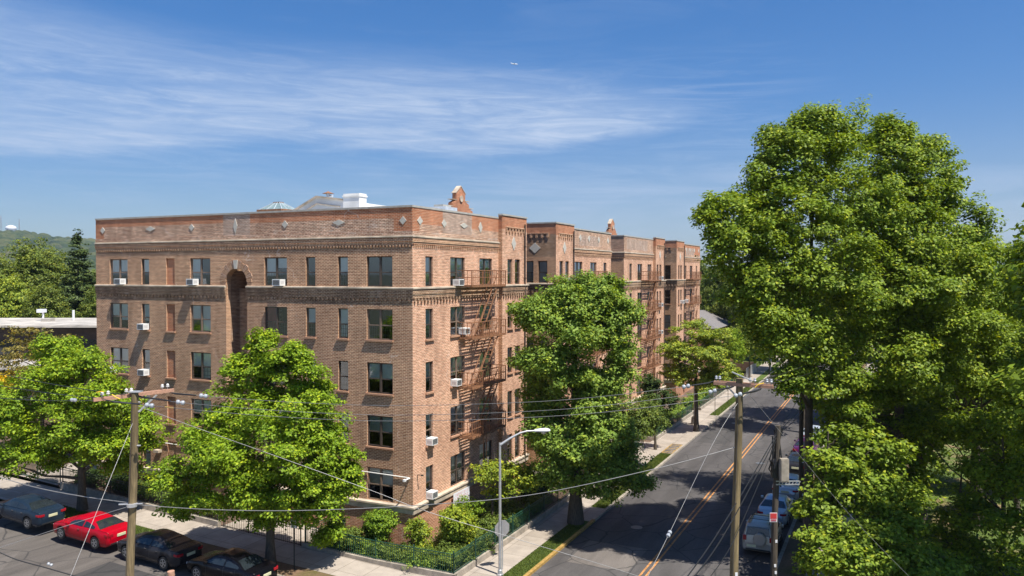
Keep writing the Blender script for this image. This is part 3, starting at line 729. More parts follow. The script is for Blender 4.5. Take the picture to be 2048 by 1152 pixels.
acs = [((0, 23.95, 14.82), 'L'), ((0, 17.10, 14.82), 'L'), ((0, 9.85, 14.82), 'L'), ((0, 21.72, 11.77), 'L'), ((0, 24.95, 8.67), 'L'), ((0, 21.72, 8.67), 'L'), ((0, 6.95+.6, 8.67), 'L'),
       ((4.62, 0, 14.82), 'R'), ((5.35, 0, 11.77), 'R'), ((4.3, 0, 8.67), 'R'), ((1.42, 0, 5.60), 'R'), ((1.42, 0, 2.47), 'R'), ((22.55, -.3, 14.82), 'R'), ((25.3, 0, 14.82), 'R')]
lv = [5.42, 8.50, 11.60, 14.84]
near = make_block(0.0, 'nearer five storey brown brick apartment building at the street corner with pale diamond ornaments', 
                  [(1.38, 2.21, 0), (4.24, 6.07, 1), (8.03, 9.86, 1)], [(11.61, 12.39, 0), (12.82, 13.66, 0)],
                  [(21.14, 21.89, 0), (22.4, 23.2, 0)], [(25.29, 27.15, 1), (29.13, 30.8, 1), (32.75, 33.6, 0)],
                  [(.45, 1.26, 0), (1.65, 2.45, 0)], True, [(5.2, 9.9, lv), (26.1, 31.0, lv)], acs, 3)
acs2 = [((51.0, -.3, 14.82), 'R'), ((50.95, -.3, 11.77), 'R'), ((50.95, -.3, 8.67), 'R'), ((61.35, -.3, 11.77), 'R'), ((64.7, 0, 11.77), 'R')]
far = make_block(39.0, 'farther five storey brick apartment building beyond the narrow gap with two fire escapes',
                 [(40.87, 41.73, 0), (43.72, 45.47, 1), (47.53, 49.12, 1)], [(50.2, 50.95, 0), (51.45, 52.2, 0)],
                 [(60.2, 60.9, 0), (61.3, 62.15, 0)], [(64.6, 65.9, 1), (67.8, 69.3, 1), (71.4, 72.2, 0)],
                 [(.45, 1.26, 0), (1.65, 2.45, 0)], False, [(44.7, 49.6, lv), (65.2, 70.2, lv)], acs2, 8)
# ---- extras on the near building ------------------------------------------------
# arch ring and keystone
ring = MB(); cx, R, zs = (12.28+14.05)/2, (14.05-12.28)/2, 15.03
nv = 13
for k in range(nv):
    a0, a1 = pi*k/nv+.012, pi*(k+1)/nv-.012; r0, r1 = R+.005, R+(.50 if k % 2 else .42)
    c = [(cx+r*cos(a), zs+r*sin(a)) for r, a in ((r0, a0), (r1, a0), (r1, a1), (r0, a1))]
    f = [(-.035, y, z) for y, z in c]; b_ = [(.02, y, z) for y, z in c]
    uv = [(0, 0), (.45, 0), (.45, .22), (0, .22)]
    ring.face(f[::-1], k % 2, uv[::-1])
    for i in range(4): j = (i+1) % 4; ring.face([f[i], b_[i], b_[j], f[j]], k % 2, [(0, 0), (.05, 0), (.05, .2), (0, .2)])
ring.build('arch_ring', [M['brick'], M['brick_parapet']], near, uv=True)
ks = MB(); c = [(cx-.10, 15.86), (cx+.10, 15.86), (cx+.17, 16.42), (cx-.17, 16.42)]
f = [(-.09, y, z) for y, z in c]; b_ = [(.0, y, z) for y, z in c]; ks.face(f[::-1])
for i in range(4): ks.face([f[i], b_[i], b_[(i+1) % 4], f[(i+1) % 4]])
ks.build('keystone', M['stone_white'], near)
cd = MB(); cd.tube([(-.06, 26.2, 4.30), (-.06, 17.3, 4.18), (-.06, .25, 4.02)], .03, 6); cd.build('conduit', M['white_wall'], near)
cm = MB(); cm.tube([(-.02, .22, 3.98), (-.5, .22, 3.98)], .05, 8); cm.box(-.62, -.44, .16, .28, 3.92, 4.04); cm.build('security_camera', M['ac'], near)
cm = MB(); cm.tube([(.42, -.02, 4.1), (.42, -.3, 4.12)], .02, 6); cm.box(.38, .46, -.42, -.28, 4.07, 4.15); cm.tube([(.42, -.03, 4.1), (.42, -.03, 3.8)], .02, 6); cm.build('security_camera', M['frame'], near)
lt = MB(); lt.box(-.34, -.02, 19.9, 20.35, 3.55, 3.72); lt.tube([(-.02, 20.1, 3.62), (-.05, 20.1, 3.4)], .03, 6); lt.build('wall_lamp', M['stone'], near)
# basement door with two white notices, green grilles
d = MB(); d.box(.10, .16, 4.72, 5.66, -.9, 1.10)
for s_ in (4.75, 5.2): d.box(.085, .10, s_+.06, s_+.40, -.7, .1)
do = d.build('door', M['green_paint'], near)
n = MB(); n.box(.07, .084, 5.32, 5.56, .45, .95); n.build('notice', M['sign_white'], do)
n = MB(); n.lathe([(.16, -.006), (.16, .006)], n=20, axis='x'); n.build('notice', M['sign_white'], do, loc=(.076, 4.98, .72))
n = MB(); n.tube([(.05, 4.8, .1), (.05, 4.8, .25)], .02, 6); n.build('handle', M['chrome'], do)
for s0, s1, z0, z1 in ((2.15, 3.42, .3, 1.05), (20.8, 21.8, .95, 1.75), (23.2, 24.8, 1.0, 1.75), (9.3, 10.4, .75, 1.6), (16, 17, .95, 1.75)):
    g = MB(); g.box(.16, .19, s0, s1, z0, z1, 0); q = s0+.06
    while q < s1: g.box(.03, .05, q, q+.018, z0, z1, 1); q += .11
    g.box(.025, .055, s0, s1, z1-.1, z1-.06, 1)
    g.build('basement_grille', [M['room'], M['green_iron']], near)
g = MB(); g.box(5.0, 6.9, .2, .24, -.2, 1.15, 0); q = 5.05
while q < 6.9: g.box(q, q+.02, .04, .06, -.2, 1.15, 1); q += .11
g.build('basement_grille', [M['room'], M['green_iron']], near)
# banner with faded red lettering
b = MB(); b.box(4.25, 6.3, -.20, -.18, 1.12, 2.06); ban = b.build('banner', M['sign_white'], near)
b = MB(); rl = random.Random(4)
for z, h_ in ((1.83, .13), (1.58, .16), (1.38, .08), (1.24, .06)):
    x = 4.5
    while x < 6.1:
        w_ = rl.uniform(.05, .13); k = rl.random()
        b.box(x, x+.025, -.204, -.201, z, z+h_)
        if k > .3: b.box(x+.03, x+w_, -.204, -.201, z+h_-.03, z+h_)
        if k > .6: b.box(x+.03, x+w_, -.204, -.201, z, z+.03)
        x += w_+.05+(rl.random() > .8)*.08
b.build('lettering', M['pink'], ban)
# ---- roof top structures: own parts of the near building
sk = MB()
sk.box(5.2, 6.8, 14.05, 16.1, 18.45, 19.99, 0)
base = [(5.1, 13.95, 20.0), (6.9, 13.95, 20.0), (6.9, 16.2, 20.0), (5.1, 16.2, 20.0)]; top = [(5.8, 14.8, 20.58), (6.2, 14.8, 20.58), (6.2, 15.35, 20.58), (5.8, 15.35, 20.58)]
for i in range(4): sk.face([base[i], base[(i+1) % 4], top[(i+1) % 4], top[i]], 1)
for i in range(4):
    j = (i+1) % 4
    for f_ in (0, .33, .66):
        p = Vector(base[i]).lerp(Vector(base[j]), f_); q = Vector(top[i]).lerp(Vector(top[j]), f_); sk.bar(p+Vector((0, 0, .02)), q+Vector((0, 0, .02)), .035, mi=2)
    sk.bar(base[i], base[j], .14, .14, mi=3)
sk.box(5.78, 6.22, 14.78, 15.37, 20.57, 20.64, 3)
sk.build('skylight', [M['silver'], M['skyglass'], M['silver'], M['rust']], near)
ph = MB()
pts = [(14.3, 18.45), (14.3, 19.75), (11.8, 20.86), (8.9, 20.48), (8.9, 18.45)]   # (s,z) outline seen from the side street
X0, X1 = 6.2, 13.0
for x, fl_ in ((X0, 0), (X1, 1)):
    f = [(x, s_, z) for s_, z in pts]; ph.face(f if not fl_ else f[::-1], 0)
for i in range(4):
    a, b_ = pts[i], pts[i+1]; ph.face([(X0, *a), (X1, *a), (X1, *b_), (X0, *b_)], 1 if i in (1, 2) else 0)
ph.bar((X0-.04, 14.5, 19.70), (X0-.04, 11.8, 20.91), .16, .12, mi=2); ph.bar((X0-.04, 11.8, 20.91), (X0-.04, 8.85, 20.53), .16, .12, mi=2)
ph.bar((X0-.03, 13.9, 19.45), (X0-.03, 11.8, 20.42), .10, .06, mi=2); ph.bar((X0-.03, 11.8, 20.42), (X0-.03, 9.8, 20.15), .10, .06, mi=2)
ph.build('roof_house', [M['white_wall'], M['silver'], M['stone']], near)
ph = MB(); ph.face([(7.2, 13.8, 19.9), (7.2, 17.6, 19.3), (12.6, 17.6, 19.4), (12.6, 13.6, 20.3)], 0); ph.face([(7.2, 13.8, 19.9), (7.2, 17.6, 19.3), (7.2, 17.6, 18.45), (7.2, 13.8, 18.45)], 1); ph.build('roof_slope', [M['silver'], M['white_wall']], near)
ch = MB(); ch.box(6.0, 6.8, 8.05, 9.4, 18.45, 20.98); ch.box(5.95, 6.85, 8.0, 9.45, 20.76, 20.86); ch.build('chimney', M['white_wall'], near)
ch = MB(); ch.box(6.6, 7.9, 8.9, 10.3, 20.3, 20.70, 0); ch.build('roof_hatch', [M['silver']], near)
v = MB(); v.tube([(6.8, 11.3, 20.6), (6.8, 11.3, 21.15)], .14, 12, 0); v.tube([(6.8, 11.3, 20.95), (6.8, 10.95, 20.95), (6.8, 10.95, 21.05)], .09, 10, 0); v.lathe([(.42, 0), (.1, .12), (.04, .16)], (6.8, 11.3, 21.15), 14, mi=1)
v.build('roof_vent', [M['silver'], M['rust']], near)
v = MB(); v.box(13.2, 15.0, 5.6, 7.1, 18.45, 20.55, 0); v.box(13.4, 14.6, 5.9, 6.7, 20.55, 20.72, 1); v.build('roof_vent', [M['silver'], M['coping']], near)
v = MB(); v.box(14.9, 17.0, 7.9, 12.0, 18.4, 20.35, 0); v.box(14.8, 17.1, 7.86, 12.1, 20.35, 20.45, 1); v.uv = [[(v.v[i][0]+v.v[i][1], v.v[i][2]) for i in f] for f in v.f]; v.build('stair_tower', [M['brick_base'], M['coping']], near, uv=True)
# ================================================================ ground, streets
def patch(name, s0, s1, t0, t1, dz, mat, thick=None, kind='structure', hole=None, step=2.0):
    """sheet that follows the slope of the side street; local x = t, y = s"""
    ss = [s0]
    while ss[-1] < s1-1e-6:
        nx = ss[-1]+(step if -2 < ss[-1] < 74 else max(step, 400))
        if ss[-1] < -2 and nx > -2: nx = -2
        ss.append(min(nx, s1))
    m = MB(); rows = []
    for s in ss: rows.append([(t0, s, h(s)+dz), (t1, s, h(s)+dz)])
    m.grid(rows)
    m.f = [tuple(reversed(f)) for f in m.f]
    if thick:
        for (ta, flip) in ((t0, 0), (t1, 1)):
            r2 = [[(ta, s, h(s)+dz), (ta, s, h(s)+dz-thick)] for s in ss]; m.grid(r2)
        for s in (s0, s1): m.face([(t0, s, h(s)+dz), (t1, s, h(s)+dz), (t1, s, h(s)+dz-thick), (t0, s, h(s)+dz-thick)])
    o = m.build(name, mat, None, loc=(OX, OY, 0), rz=SITE_ROT)
    o['kind'] = kind; return o
KR, KL = -18.8, -7.5      # kerbs of the avenue (s)
TN, TF = -16.6, -6.9      # kerbs of the side street (t)
FAR = 4200
patch('ground', -FAR, FAR, -FAR, FAR, -.17, M['land'])
patch('avenue_road', KR, KL, -60, 260, -.13, M['asphalt'])
patch('side_street_road', KL, 130, TN, TF, -.126, M['asphalt_side'])
# block side: soil under everything, pavements and verges on top
patch('garden_ground', -4.3, 0, -3.0, 110, -.03, M['soil']); patch('garden_ground', 0, 60, -3.05, 0, -.03, M['soil'])
patch('garden_ground', 26.35, 60, 0, 40, -.03, M['soil']); patch('passage_ground', 0, 26, 34.95, 38.95, -.02, M['paving'])
patch('courtyard_ground', 0, 7.45, 14.85, 20.35, -.02, M['grass']); patch('courtyard_ground', 0, 7.45, 53.85, 59.35, -.02, M['grass'])
patch('avenue_pavement', -6.3, -4.3, -5.4, 150, .0, M['paving']); patch('side_street_pavement', -4.3, 90, -5.4, -3.05, .0, M['paving'])
patch('corner_pavement', -6.3, -4.3, -6.7, -5.404, .0, M['paving']); patch('corner_pavement', -7.3, -6.304, -6.7, -3.2, .0, M['paving'])
vA = []
for a, b in ((-3.2, 9.0), (12, 29.6), (50, 150)): vA.append(patch('avenue_verge', -7.3, -6.304, a, b, -.004, M['grass']))
for a, b in ((9.0, 12), (33.8, 50)): patch('verge_paving', -7.3, -6.304, a, b, -.002, M['paving'])
patch('verge_paving', -7.3, -6.304, 29.6, 33.8, -.002, M['asphalt_side'])
patch('side_street_verge', -4.3, 12, -6.7, -5.404, -.004, M['dirt']); patch('side_street_verge', 12.0, 26.0, -6.7, -5.404, -.003, M['grass']); patch('side_street_driveway', 26, 31, -6.7, -5.404, -.002, M['paving']); patch('side_street_verge', 31, 90, -6.7, -5.404, -.004, M['grass'])
patch('kerb', -7.5, -7.3, 9.5, 150, .01, M['concrete'], thick=.16); patch('kerb', -7.5, -7.3, -4.5, 9.5, .01, M['yellow_paint'], thick=.16)
patch('kerb', -5.5, 90, -6.9, -6.7, .01, M['concrete'], thick=.16)
patch('kerb', KR-.2, KR, -60, 260, .0, M['concrete'], thick=.16)
patch('park_verge', KR-1.6, KR-.204, -60, 260, -.01, M['dirt']); patch('park_pavement', KR-3.4, KR-1.604, -60, 260, .0, M['paving']); patch('park_lawn', -150, KR-3.404, -60, 260, -.01, M['grass_park'])
patch('park_path', -58, -54, -20, 120, .004, M['paving'])
patch('kerb', -7.3, 90, TN-.2, TN, .0, M['concrete'], thick=.16); patch('near_pavement', -7.5, 90, TN-3.2, TN-.204, -.004, M['paving']); patch('near_yard', -7.5, 90, -60, TN-3.204, -.01, M['concrete'])
patch('far_lawn', -4.3, 60, 74, 150, -.02, M['grass'])
# kerb corner
m = MB(); n = 10; c = (-5.5, -4.9); R = 2.0
rr = []
for k in range(n+1):
    a = pi/2*k/n; s, t = c[0]-R*cos(a), c[1]+.4-R*sin(a)
    rr.append((s, t))
for i in range(n):
    for (ra, rb, za, zb) in ((2.0, 1.8, .01, .01), (2.0, 2.0, .01, -.14)):
        p = []
        for (k, r_) in ((i, ra), (i+1, ra), (i+1, rb), (i, rb)):
            a = pi/2*k/n; p.append((c[1]+.4-0-r_*sin(a), c[0]-r_*cos(a)))
        m.face([(p[0][0], p[0][1], za), (p[1][0], p[1][1], za), (p[2][0], p[2][1], zb), (p[3][0], p[3][1], zb)])
m.build('kerb', M['yellow_paint'], None, loc=(OX, OY, 0), rz=SITE_ROT)['kind'] = 'structure'
# painted markings
for s in (-12.62, -12.92): patch('centre_line', s-.055, s+.055, -60, 200, -.124, M['orange_paint'])
hm = MB(); hz = .006
for a, b in (((29.8, -6.35), (33.6, -6.35)), ((29.8, -7.25), (33.6, -7.25)), ((29.8, -6.35), (29.8, -7.25)), ((33.6, -6.35), (33.6, -7.25)), ((29.8, -6.35), (31.1, -7.25)), ((31.1, -6.35), (32.4, -7.25)), ((32.4, -6.35), (33.6, -7.25))):
    hm.bar((a[0], a[1], hz), (b[0], b[1], hz), .10, .008)
hm.build('kerb_hatching', M['yellow_paint'], None, loc=(OX, OY, 0), rz=SITE_ROT)['kind'] = 'structure'
m = MB(); m.bar((12.6, KR+.3, -.12), (12.6, KL-.2, -.12), .001, .001)

# steps and paths to entrances
patch('entrance_path', -4.3, -.4, 31.0, 33.4, .002, M['paving']); patch('entrance_path', -4.3, 2, 16.2, 19.0, .003, M['paving'])
patch('entrance_path', -4.3, -.4, 50.2, 52.4, .002, M['paving']); patch('entrance_path', 5.6, 11.6, -3.05, -.1, .002, M['paving']); patch('entrance_path', 26.4, 30.5, -3.05, 8, .002, M['paving'])
for i, (s, t, lab) in enumerate(((-10.2, 9.5, 'round manhole cover on the near lane of the avenue'), (-14.6, 30.0, 'round manhole cover on the park side lane'), (10.5, -12.4, 'round manhole cover on the side street'), (-9.6, 47.0, 'far round manhole cover near the hatched kerb'))):
    m = MB(); m.lathe([(.36, 0), (.36, .012), (.33, .012), (.33, .006), (.05, .008)], n=24)
    tag(m.build('manhole_cover', M['cable_grey'], None, loc=W(s, t, h(s)-.127)), lab, 'manhole cover', 'manhole covers')
patch('road_repair', -11.9, -8.4, 2.2, 6.0, -.125, M['asphalt_side']); patch('road_repair', -17.2, -13.5, 17.0, 27.0, -.1255, M['asphalt_new']); patch('road_repair', -10.6, -8.0, 36.0, 52.0, -.1255, M['asphalt_new']); patch('road_repair', 6.0, 12.6, -12.0, -9.6, -.121, M['asphalt_new'])
# real grass blades on the nearest verges
def blades(name, s0, s1, t0, t1, n, hgt, seed):
    r = np.random.default_rng(seed)
    s = r.uniform(s0, s1, n); t = r.uniform(t0, t1, n); a = r.uniform(0, 2*pi, n); w = .014; H_ = hgt*r.uniform(.5, 1.2, n)
    z = np.array([h(x) for x in s])
    dx, dy = np.cos(a)*w, np.sin(a)*w; lx, ly = r.normal(0, .4, n)*H_, r.normal(0, .4, n)*H_
    V = np.stack([np.stack([t-dx, s-dy, z-.01], 1), np.stack([t+dx, s+dy, z-.01], 1), np.stack([t+lx, s+ly, z+H_], 1)], 1).reshape(-1, 3)
    me = bpy.data.meshes.new(name); me.vertices.add(3*n); me.vertices.foreach_set('co', V.ravel())
    me.loops.add(3*n); me.loops.foreach_set('vertex_index', np.arange(3*n, dtype=np.int32))
    me.polygons.add(n); me.polygons.foreach_set('loop_start', np.arange(0, 3*n, 3, dtype=np.int32))
    me.materials.append(M['blade']); me.update(); me.validate()
    o = inst(name, me, None, (OX, OY, 0), SITE_ROT); o['kind'] = 'stuff'
blades('verge_grass', -7.28, -6.32, -3.1, 8, 9000, .07, 1); blades('verge_grass', -7.28, -6.32, 12, 29.5, 14000, .09, 2); blades('verge_grass', -7.28, -6.32, 50, 80, 9000, .1, 22)
blades('verge_grass', 14, 24, -6.6, -5.45, 9000, .08, 3); blades('lawn_grass', -4.2, 4, 76, 120, 22000, .14, 4); blades('park_grass', -40, KR-3.6, -6, 40, 40000, .12, 5)

# ================================================================ trees
def quads_mesh(name, C, Nn, Ln, Wd, mat, seed, fold=0.0):
    """leaf-sized diamonds: centres C, normals Nn, length Ln, width Wd"""
    r = np.random.default_rng(seed); n = len(C)
    Nn = Nn/np.linalg.norm(Nn, axis=1, keepdims=True)
    A = r.normal(size=(n, 3)); A -= Nn*(A*Nn).sum(1, keepdims=True); A /= np.linalg.norm(A, axis=1, keepdims=True)
    B = np.cross(Nn, A)
    l = (Ln*r.uniform(.7, 1.25, n))[:, None]/2; w = (Wd*r.uniform(.7, 1.25, n))[:, None]/2
    V = np.stack([C-A*l, C-B*w+A*l*.15-Nn*w*fold, C+A*l, C+B*w+A*l*.15-Nn*w*fold], 1).reshape(-1, 3)
    me = bpy.data.meshes.new(name); me.vertices.add(4*n); me.vertices.foreach_set('co', V.ravel())
    me.loops.add(4*n); me.loops.foreach_set('vertex_index', np.arange(4*n, dtype=np.int32))
    me.polygons.add(n); me.polygons.foreach_set('loop_start', np.arange(0, 4*n, 4, dtype=np.int32))
    me.materials.append(mat); me.update(); me.validate()
    return me
def crown_mesh(name, blobs, mat, leaf=.26, dens=1.0, clump=.55, seed=1, up=.7, inner=.5, per=34, flat=.5, jit=.16, droop=0.0, sub=0):
    """blobs: (x,y,z,rx,ry,rz). Leaf sprays sit in the outer half of each lobe, gathered in clumps with gaps between."""
    r = np.random.default_rng(seed); Cs = []; Ns = []
    if sub:
        nb = []
        for (x, y, z, a, b, c) in blobs:
            nb.append((x, y, z, a*.92, b*.92, c*.92))
            for _ in range(sub):
                d = r.normal(size=3); d[2] = d[2]*.8+.35; d /= np.linalg.norm(d); k = r.uniform(.28, .46); q = r.uniform(.72, .95)
                nb.append((x+d[0]*a*q, y+d[1]*b*q, z+d[2]*c*q, a*k, b*k, c*k*1.05))
        blobs = nb
    for (x, y, z, a, b, c) in blobs:
        area = 4*pi*((a*b)**1.6/3+(a*c)**1.6/3+(b*c)**1.6/3)**(1/1.6)
        k = max(6, int(area*dens*1.75/(clump*clump*1.9)))
        d = r.normal(size=(k, 3)); d /= np.linalg.norm(d, axis=1, keepdims=True)
        rad = 1-(1-inner*.8)*r.random(k)**1.35+(r.random(k) < .16)*r.uniform(0, .28, k)
        # uneven outline
        ph = r.uniform(0, 6.28, 6)
        wob = 1+jit*(np.sin(3*d[:, 0]*2+ph[0])+np.sin(4*d[:, 1]*2+ph[1])+np.sin(5*d[:, 2]*2+ph[2]))*.6+jit*.6*r.normal(size=k)
        cc = np.array([x, y, z])+d*np.array([a, b, c])*(rad*wob)[:, None]
        keep = (np.sin(cc[:, 0]*1.7+ph[3])+np.sin(cc[:, 1]*1.6+ph[4])+np.sin(cc[:, 2]*2.1+ph[5])) > -1.7
        cc = cc[keep]; dd = d[keep]
        cr = clump*r.uniform(.55, 1.35, len(cc))
        pn = np.maximum(6, (per*(cr/clump)**2).astype(int))
        idx = np.repeat(np.arange(len(cc)), pn); m_ = len(idx)
        q = r.normal(size=(m_, 3)); q /= np.linalg.norm(q, axis=1, keepdims=True); q *= (r.random(m_)**.45)[:, None]
        off = q*cr[idx][:, None]*np.array([1, 1, flat])
        off[:, 2] -= droop*(q[:, 0]**2+q[:, 1]**2)*cr[idx]
        C = cc[idx]+off
        nn = np.array([0, 0, up])+dd[idx]*.45+q*.35+r.normal(size=(m_, 3))*.42
        Cs.append(C); Ns.append(nn)
    C = np.concatenate(Cs); Nn = np.concatenate(Ns)
    return quads_mesh(name, C, Nn, leaf, leaf*.68, mat, seed+1, .25)
def trunk_mesh(hgt, r0, blobs, seed, bark, lean=(0, 0), limbs=14, base_z=0.0, split=None):
    r = random.Random(seed); m = MB()
    top = hgt*.82; n = 9; pts = []; rad = []
    for i in range(n):
        f = i/(n-1); pts.append((lean[0]*f+.12*sin(3*f+seed)*f, lean[1]*f+.12*cos(2.3*f+seed)*f, base_z+top*f))
        rad.append(r0*(1.35 if i == 0 else 1)*(1-.80*f))
    m.tube(pts, rad, 10)
    tot = [b[3]*b[4]*b[5] for b in blobs]
    for i in range(limbs):
        b = r.choices(blobs, tot)[0]
        e = Vector((b[0]+b[3]*r.uniform(-.75, .75), b[1]+b[4]*r.uniform(-.75, .75), b[2]+b[5]*r.uniform(-.5, .8)))
        hz = e.z-base_z-math.hypot(e.x, e.y)*.75
        f = min(.93, max(.22, hz/top)); k = f*(n-1); i0 = min(n-2, int(k)); s0 = Vector(pts[i0]).lerp(Vector(pts[i0+1]), k-i0)
        q = s0.lerp(e, .5)+Vector((0, 0, -.06*(e-s0).length)); rr = r0*(1-.8*f)*.55
        m.tube([s0, s0.lerp(q, .5)+Vector((0, 0, .05)), q, q.lerp(e, .5)+Vector((0, 0, .12)), e], [rr, rr*.75, rr*.5, rr*.3, rr*.12], 6)
        for _ in range(2):
            e2 = q+Vector((r.uniform(-1, 1), r.uniform(-1, 1), r.uniform(0, 1)))*b[3]*.5; m.tube([q, q.lerp(e2, .5)+Vector((0, 0, .1)), e2], [rr*.4, rr*.25, rr*.08], 5)
    return m.mesh('trunk', bark, smooth=True)
def tree(name, base, hgt, r0, blobs, label, cat='tree', group=None, mat='leaf_oak', world=True, lean=(0, 0), limbs=14, seed=1, **kw):
    """blobs in world coordinates (world=True) or relative to the base"""
    bz = base[2]; root = empty(name, base, 0, label, cat, group)
    rel = [(b[0]-base[0], b[1]-base[1], b[2]-bz, b[3], b[4], b[5]) for b in blobs] if world else blobs
    inst('trunk', trunk_mesh(hgt, r0, rel, seed, M['bark'], lean, limbs), root)
    inst('crown', crown_mesh('crown', rel, M[mat], seed=seed*7+1, **kw), root)
    return root
def PB(u, v, ru, rv, D, ry=None):
    """lobe seen at (u,v) with half sizes ru,rv (in 2048-wide units) at distance D"""
    p = P3(u, v, D); k = D/F; return (p.x, p.y, p.z, ru*k, (ry if ry else (ru+rv)/2*k), rv*k)
def gbase(u, D, s_z=True):
    x = (u-1024)/F*D; s, t = to_st((x, D)); return Vector((x, D, h(s)))

# street tree in front of the left facade
b = gbase(538, 41.6); D = 41.6
tree('street_tree', b, 12.2, .24, [PB(522, 692, 24, 26, D), PB(588, 712, 26, 30, D), PB(505, 740, 44, 36, D), PB(556, 728, 40, 38, D-.3), PB(600, 752, 46, 44, D), PB(628, 800, 34, 40, D), PB(470, 730, 24, 20, D), PB(485, 800, 64, 48, D+.4), PB(560, 820, 110, 66, D-1), PB(640, 860, 62, 52, D), PB(672, 905, 34, 34, D), PB(690, 965, 26, 16, D), PB(440, 880, 75, 60, D), PB(540, 900, 130, 70, D-1.6),
      PB(640, 950, 75, 48, D), PB(400, 950, 78, 52, D), PB(450, 985, 100, 48, D-1), PB(570, 975, 120, 60, D-1), PB(360, 1005, 42, 22, D), PB(640, 1010, 48, 45, D-.5), PB(520, 1030, 60, 22, D-.5), PB(655, 1062, 24, 28, D)],
     'bright green pyramid-shaped oak on the side street verge behind the black saloon', mat='leaf_oak', seed=11, leaf=.17, per=64, clump=.5, dens=.6, up=.8, sub=5, flat=.5, droop=.25, limbs=20)
b = gbase(160, 48.8); D = 48.8
tree('street_tree', b, 10.6, .26, [PB(150, 735, 70, 40, D), PB(70, 790, 85, 50, D), PB(210, 790, 75, 45, D-1), PB(130, 840, 110, 55, D-1), PB(260, 850, 68, 45, D), PB(20, 860, 60, 50, D), PB(190, 890, 90, 42, D-.8), PB(70, 905, 75, 45, D-.6), PB(285, 865, 42, 36, D), PB(-30, 800, 50, 45, D), PB(110, 700, 45, 30, D+1), PB(240, 930, 34, 18, D-.5)],
     'wide green street tree over the steel blue saloon at the left edge', mat='leaf_oak', seed=23, leaf=.18, per=64, clump=.52, dens=.6, up=.8, sub=5, flat=.5, droop=.25, limbs=18)
b = gbase(80, 60); D = 60
tree('locust_tree', b, 12, .2, [PB(85, 690, 70, 24, D), PB(30, 715, 55, 30, D), PB(140, 715, 50, 28, D), PB(90, 745, 80, 35, D-1), PB(20, 770, 60, 40, D), PB(60, 665, 40, 10, D)],
     'sparse olive brown tree in front of the low flat roofed building', mat='leaf_olive', seed=31, leaf=.20, per=20, clump=.5, dens=.62, jit=.3, flat=.3, limbs=18)
b = gbase(5, 58)
tree('flowering_shrub', b, 5.6, .1, [PB(5, 775, 26, 30, 58), PB(-30, 790, 30, 40, 58)], 'yellow flowering bush at the left edge below the low flat roofs', 'bush', mat='leaf_yellow', seed=35, leaf=.2, per=26, clump=.4, limbs=8)
# tall avenue tree before the middle of the facade
b = gbase(1152, 49.4); D = 49.4
tree('avenue_tree', b, 17, .42, [PB(1200, 580, 50, 34, D), PB(1130, 590, 62, 32, D), PB(1185, 605, 60, 42, D), PB(1245, 620, 34, 34, D), PB(1100, 625, 72, 42, D), PB(1225, 645, 50, 48, D+.5), PB(1150, 660, 100, 55, D-1), PB(1060, 635, 40, 32, D), PB(1240, 710, 40, 40, D), PB(1120, 730, 85, 50, D-.8), PB(1210, 770, 60, 50, D),
      PB(1150, 800, 90, 60, D), PB(1080, 790, 38, 50, D+1), PB(1130, 880, 85, 60, D-1), PB(1200, 860, 70, 60, D), PB(1240, 930, 48, 50, D), PB(1180, 950, 90, 45, D-1), PB(1100, 940, 65, 40, D), PB(1275, 965, 26, 18, D), PB(1090, 860, 45, 60, D+1)],
     'tall dense maple standing on the avenue verge before the courtyard', mat='leaf_maple', seed=41, leaf=.20, per=66, clump=.58, dens=.75, up=.8, sub=5, flat=.6, limbs=26)
b = gbase(1268, 63); D = 63
tree('weeping_tree', b, 5.5, .12, [PB(1262, 818, 62, 30, D), PB(1300, 838, 32, 22, D), PB(1220, 840, 40, 34, D), PB(1270, 850, 46, 26, D-1)], 'small pale green weeping tree right behind the tall maple', mat='leaf_juniper', seed=47, leaf=.17, per=30, clump=.4, droop=.8, limbs=10)
b = gbase(1312, 70); D = 70
tree('magnolia_tree', b, 6, .12, [PB(1305, 800, 26, 42, D), PB(1335, 800, 22, 26, D), PB(1300, 770, 20, 22, D)], 'small dark leafed tree in the garden near the second fire escape', mat='leaf_dark', seed=48, leaf=.22, per=24, clump=.4, dens=.8, limbs=10)
b = gbase(985, 48.3); D = 48.3
tree('courtyard_tree', b, 5.6, .1, [PB(975, 945, 30, 26, D-.8), PB(1010, 935, 34, 26, D), PB(1040, 960, 34, 30, D), PB(990, 985, 28, 16, D)], 'small yellow green tree in the garden under the nearest fire escape', mat='leaf_bright', seed=49, leaf=.17, per=24, clump=.36, dens=.8, limbs=10)
b = gbase(1394, 78.2); D = 78.2
tree('avenue_tree', b, 10.3, .24, [PB(1385, 665, 42, 24, D), PB(1430, 680, 40, 26, D), PB(1350, 700, 34, 24, D), PB(1400, 715, 68, 30, D-1), PB(1440, 740, 34, 24, D), PB(1350, 740, 32, 24, D), PB(1400, 762, 56, 18, D-1)],
     'round yellow green street tree past the middle of the avenue', mat='leaf_norway', seed=53, leaf=.22, per=44, clump=.5, dens=.55, sub=4, flat=.4, limbs=16)

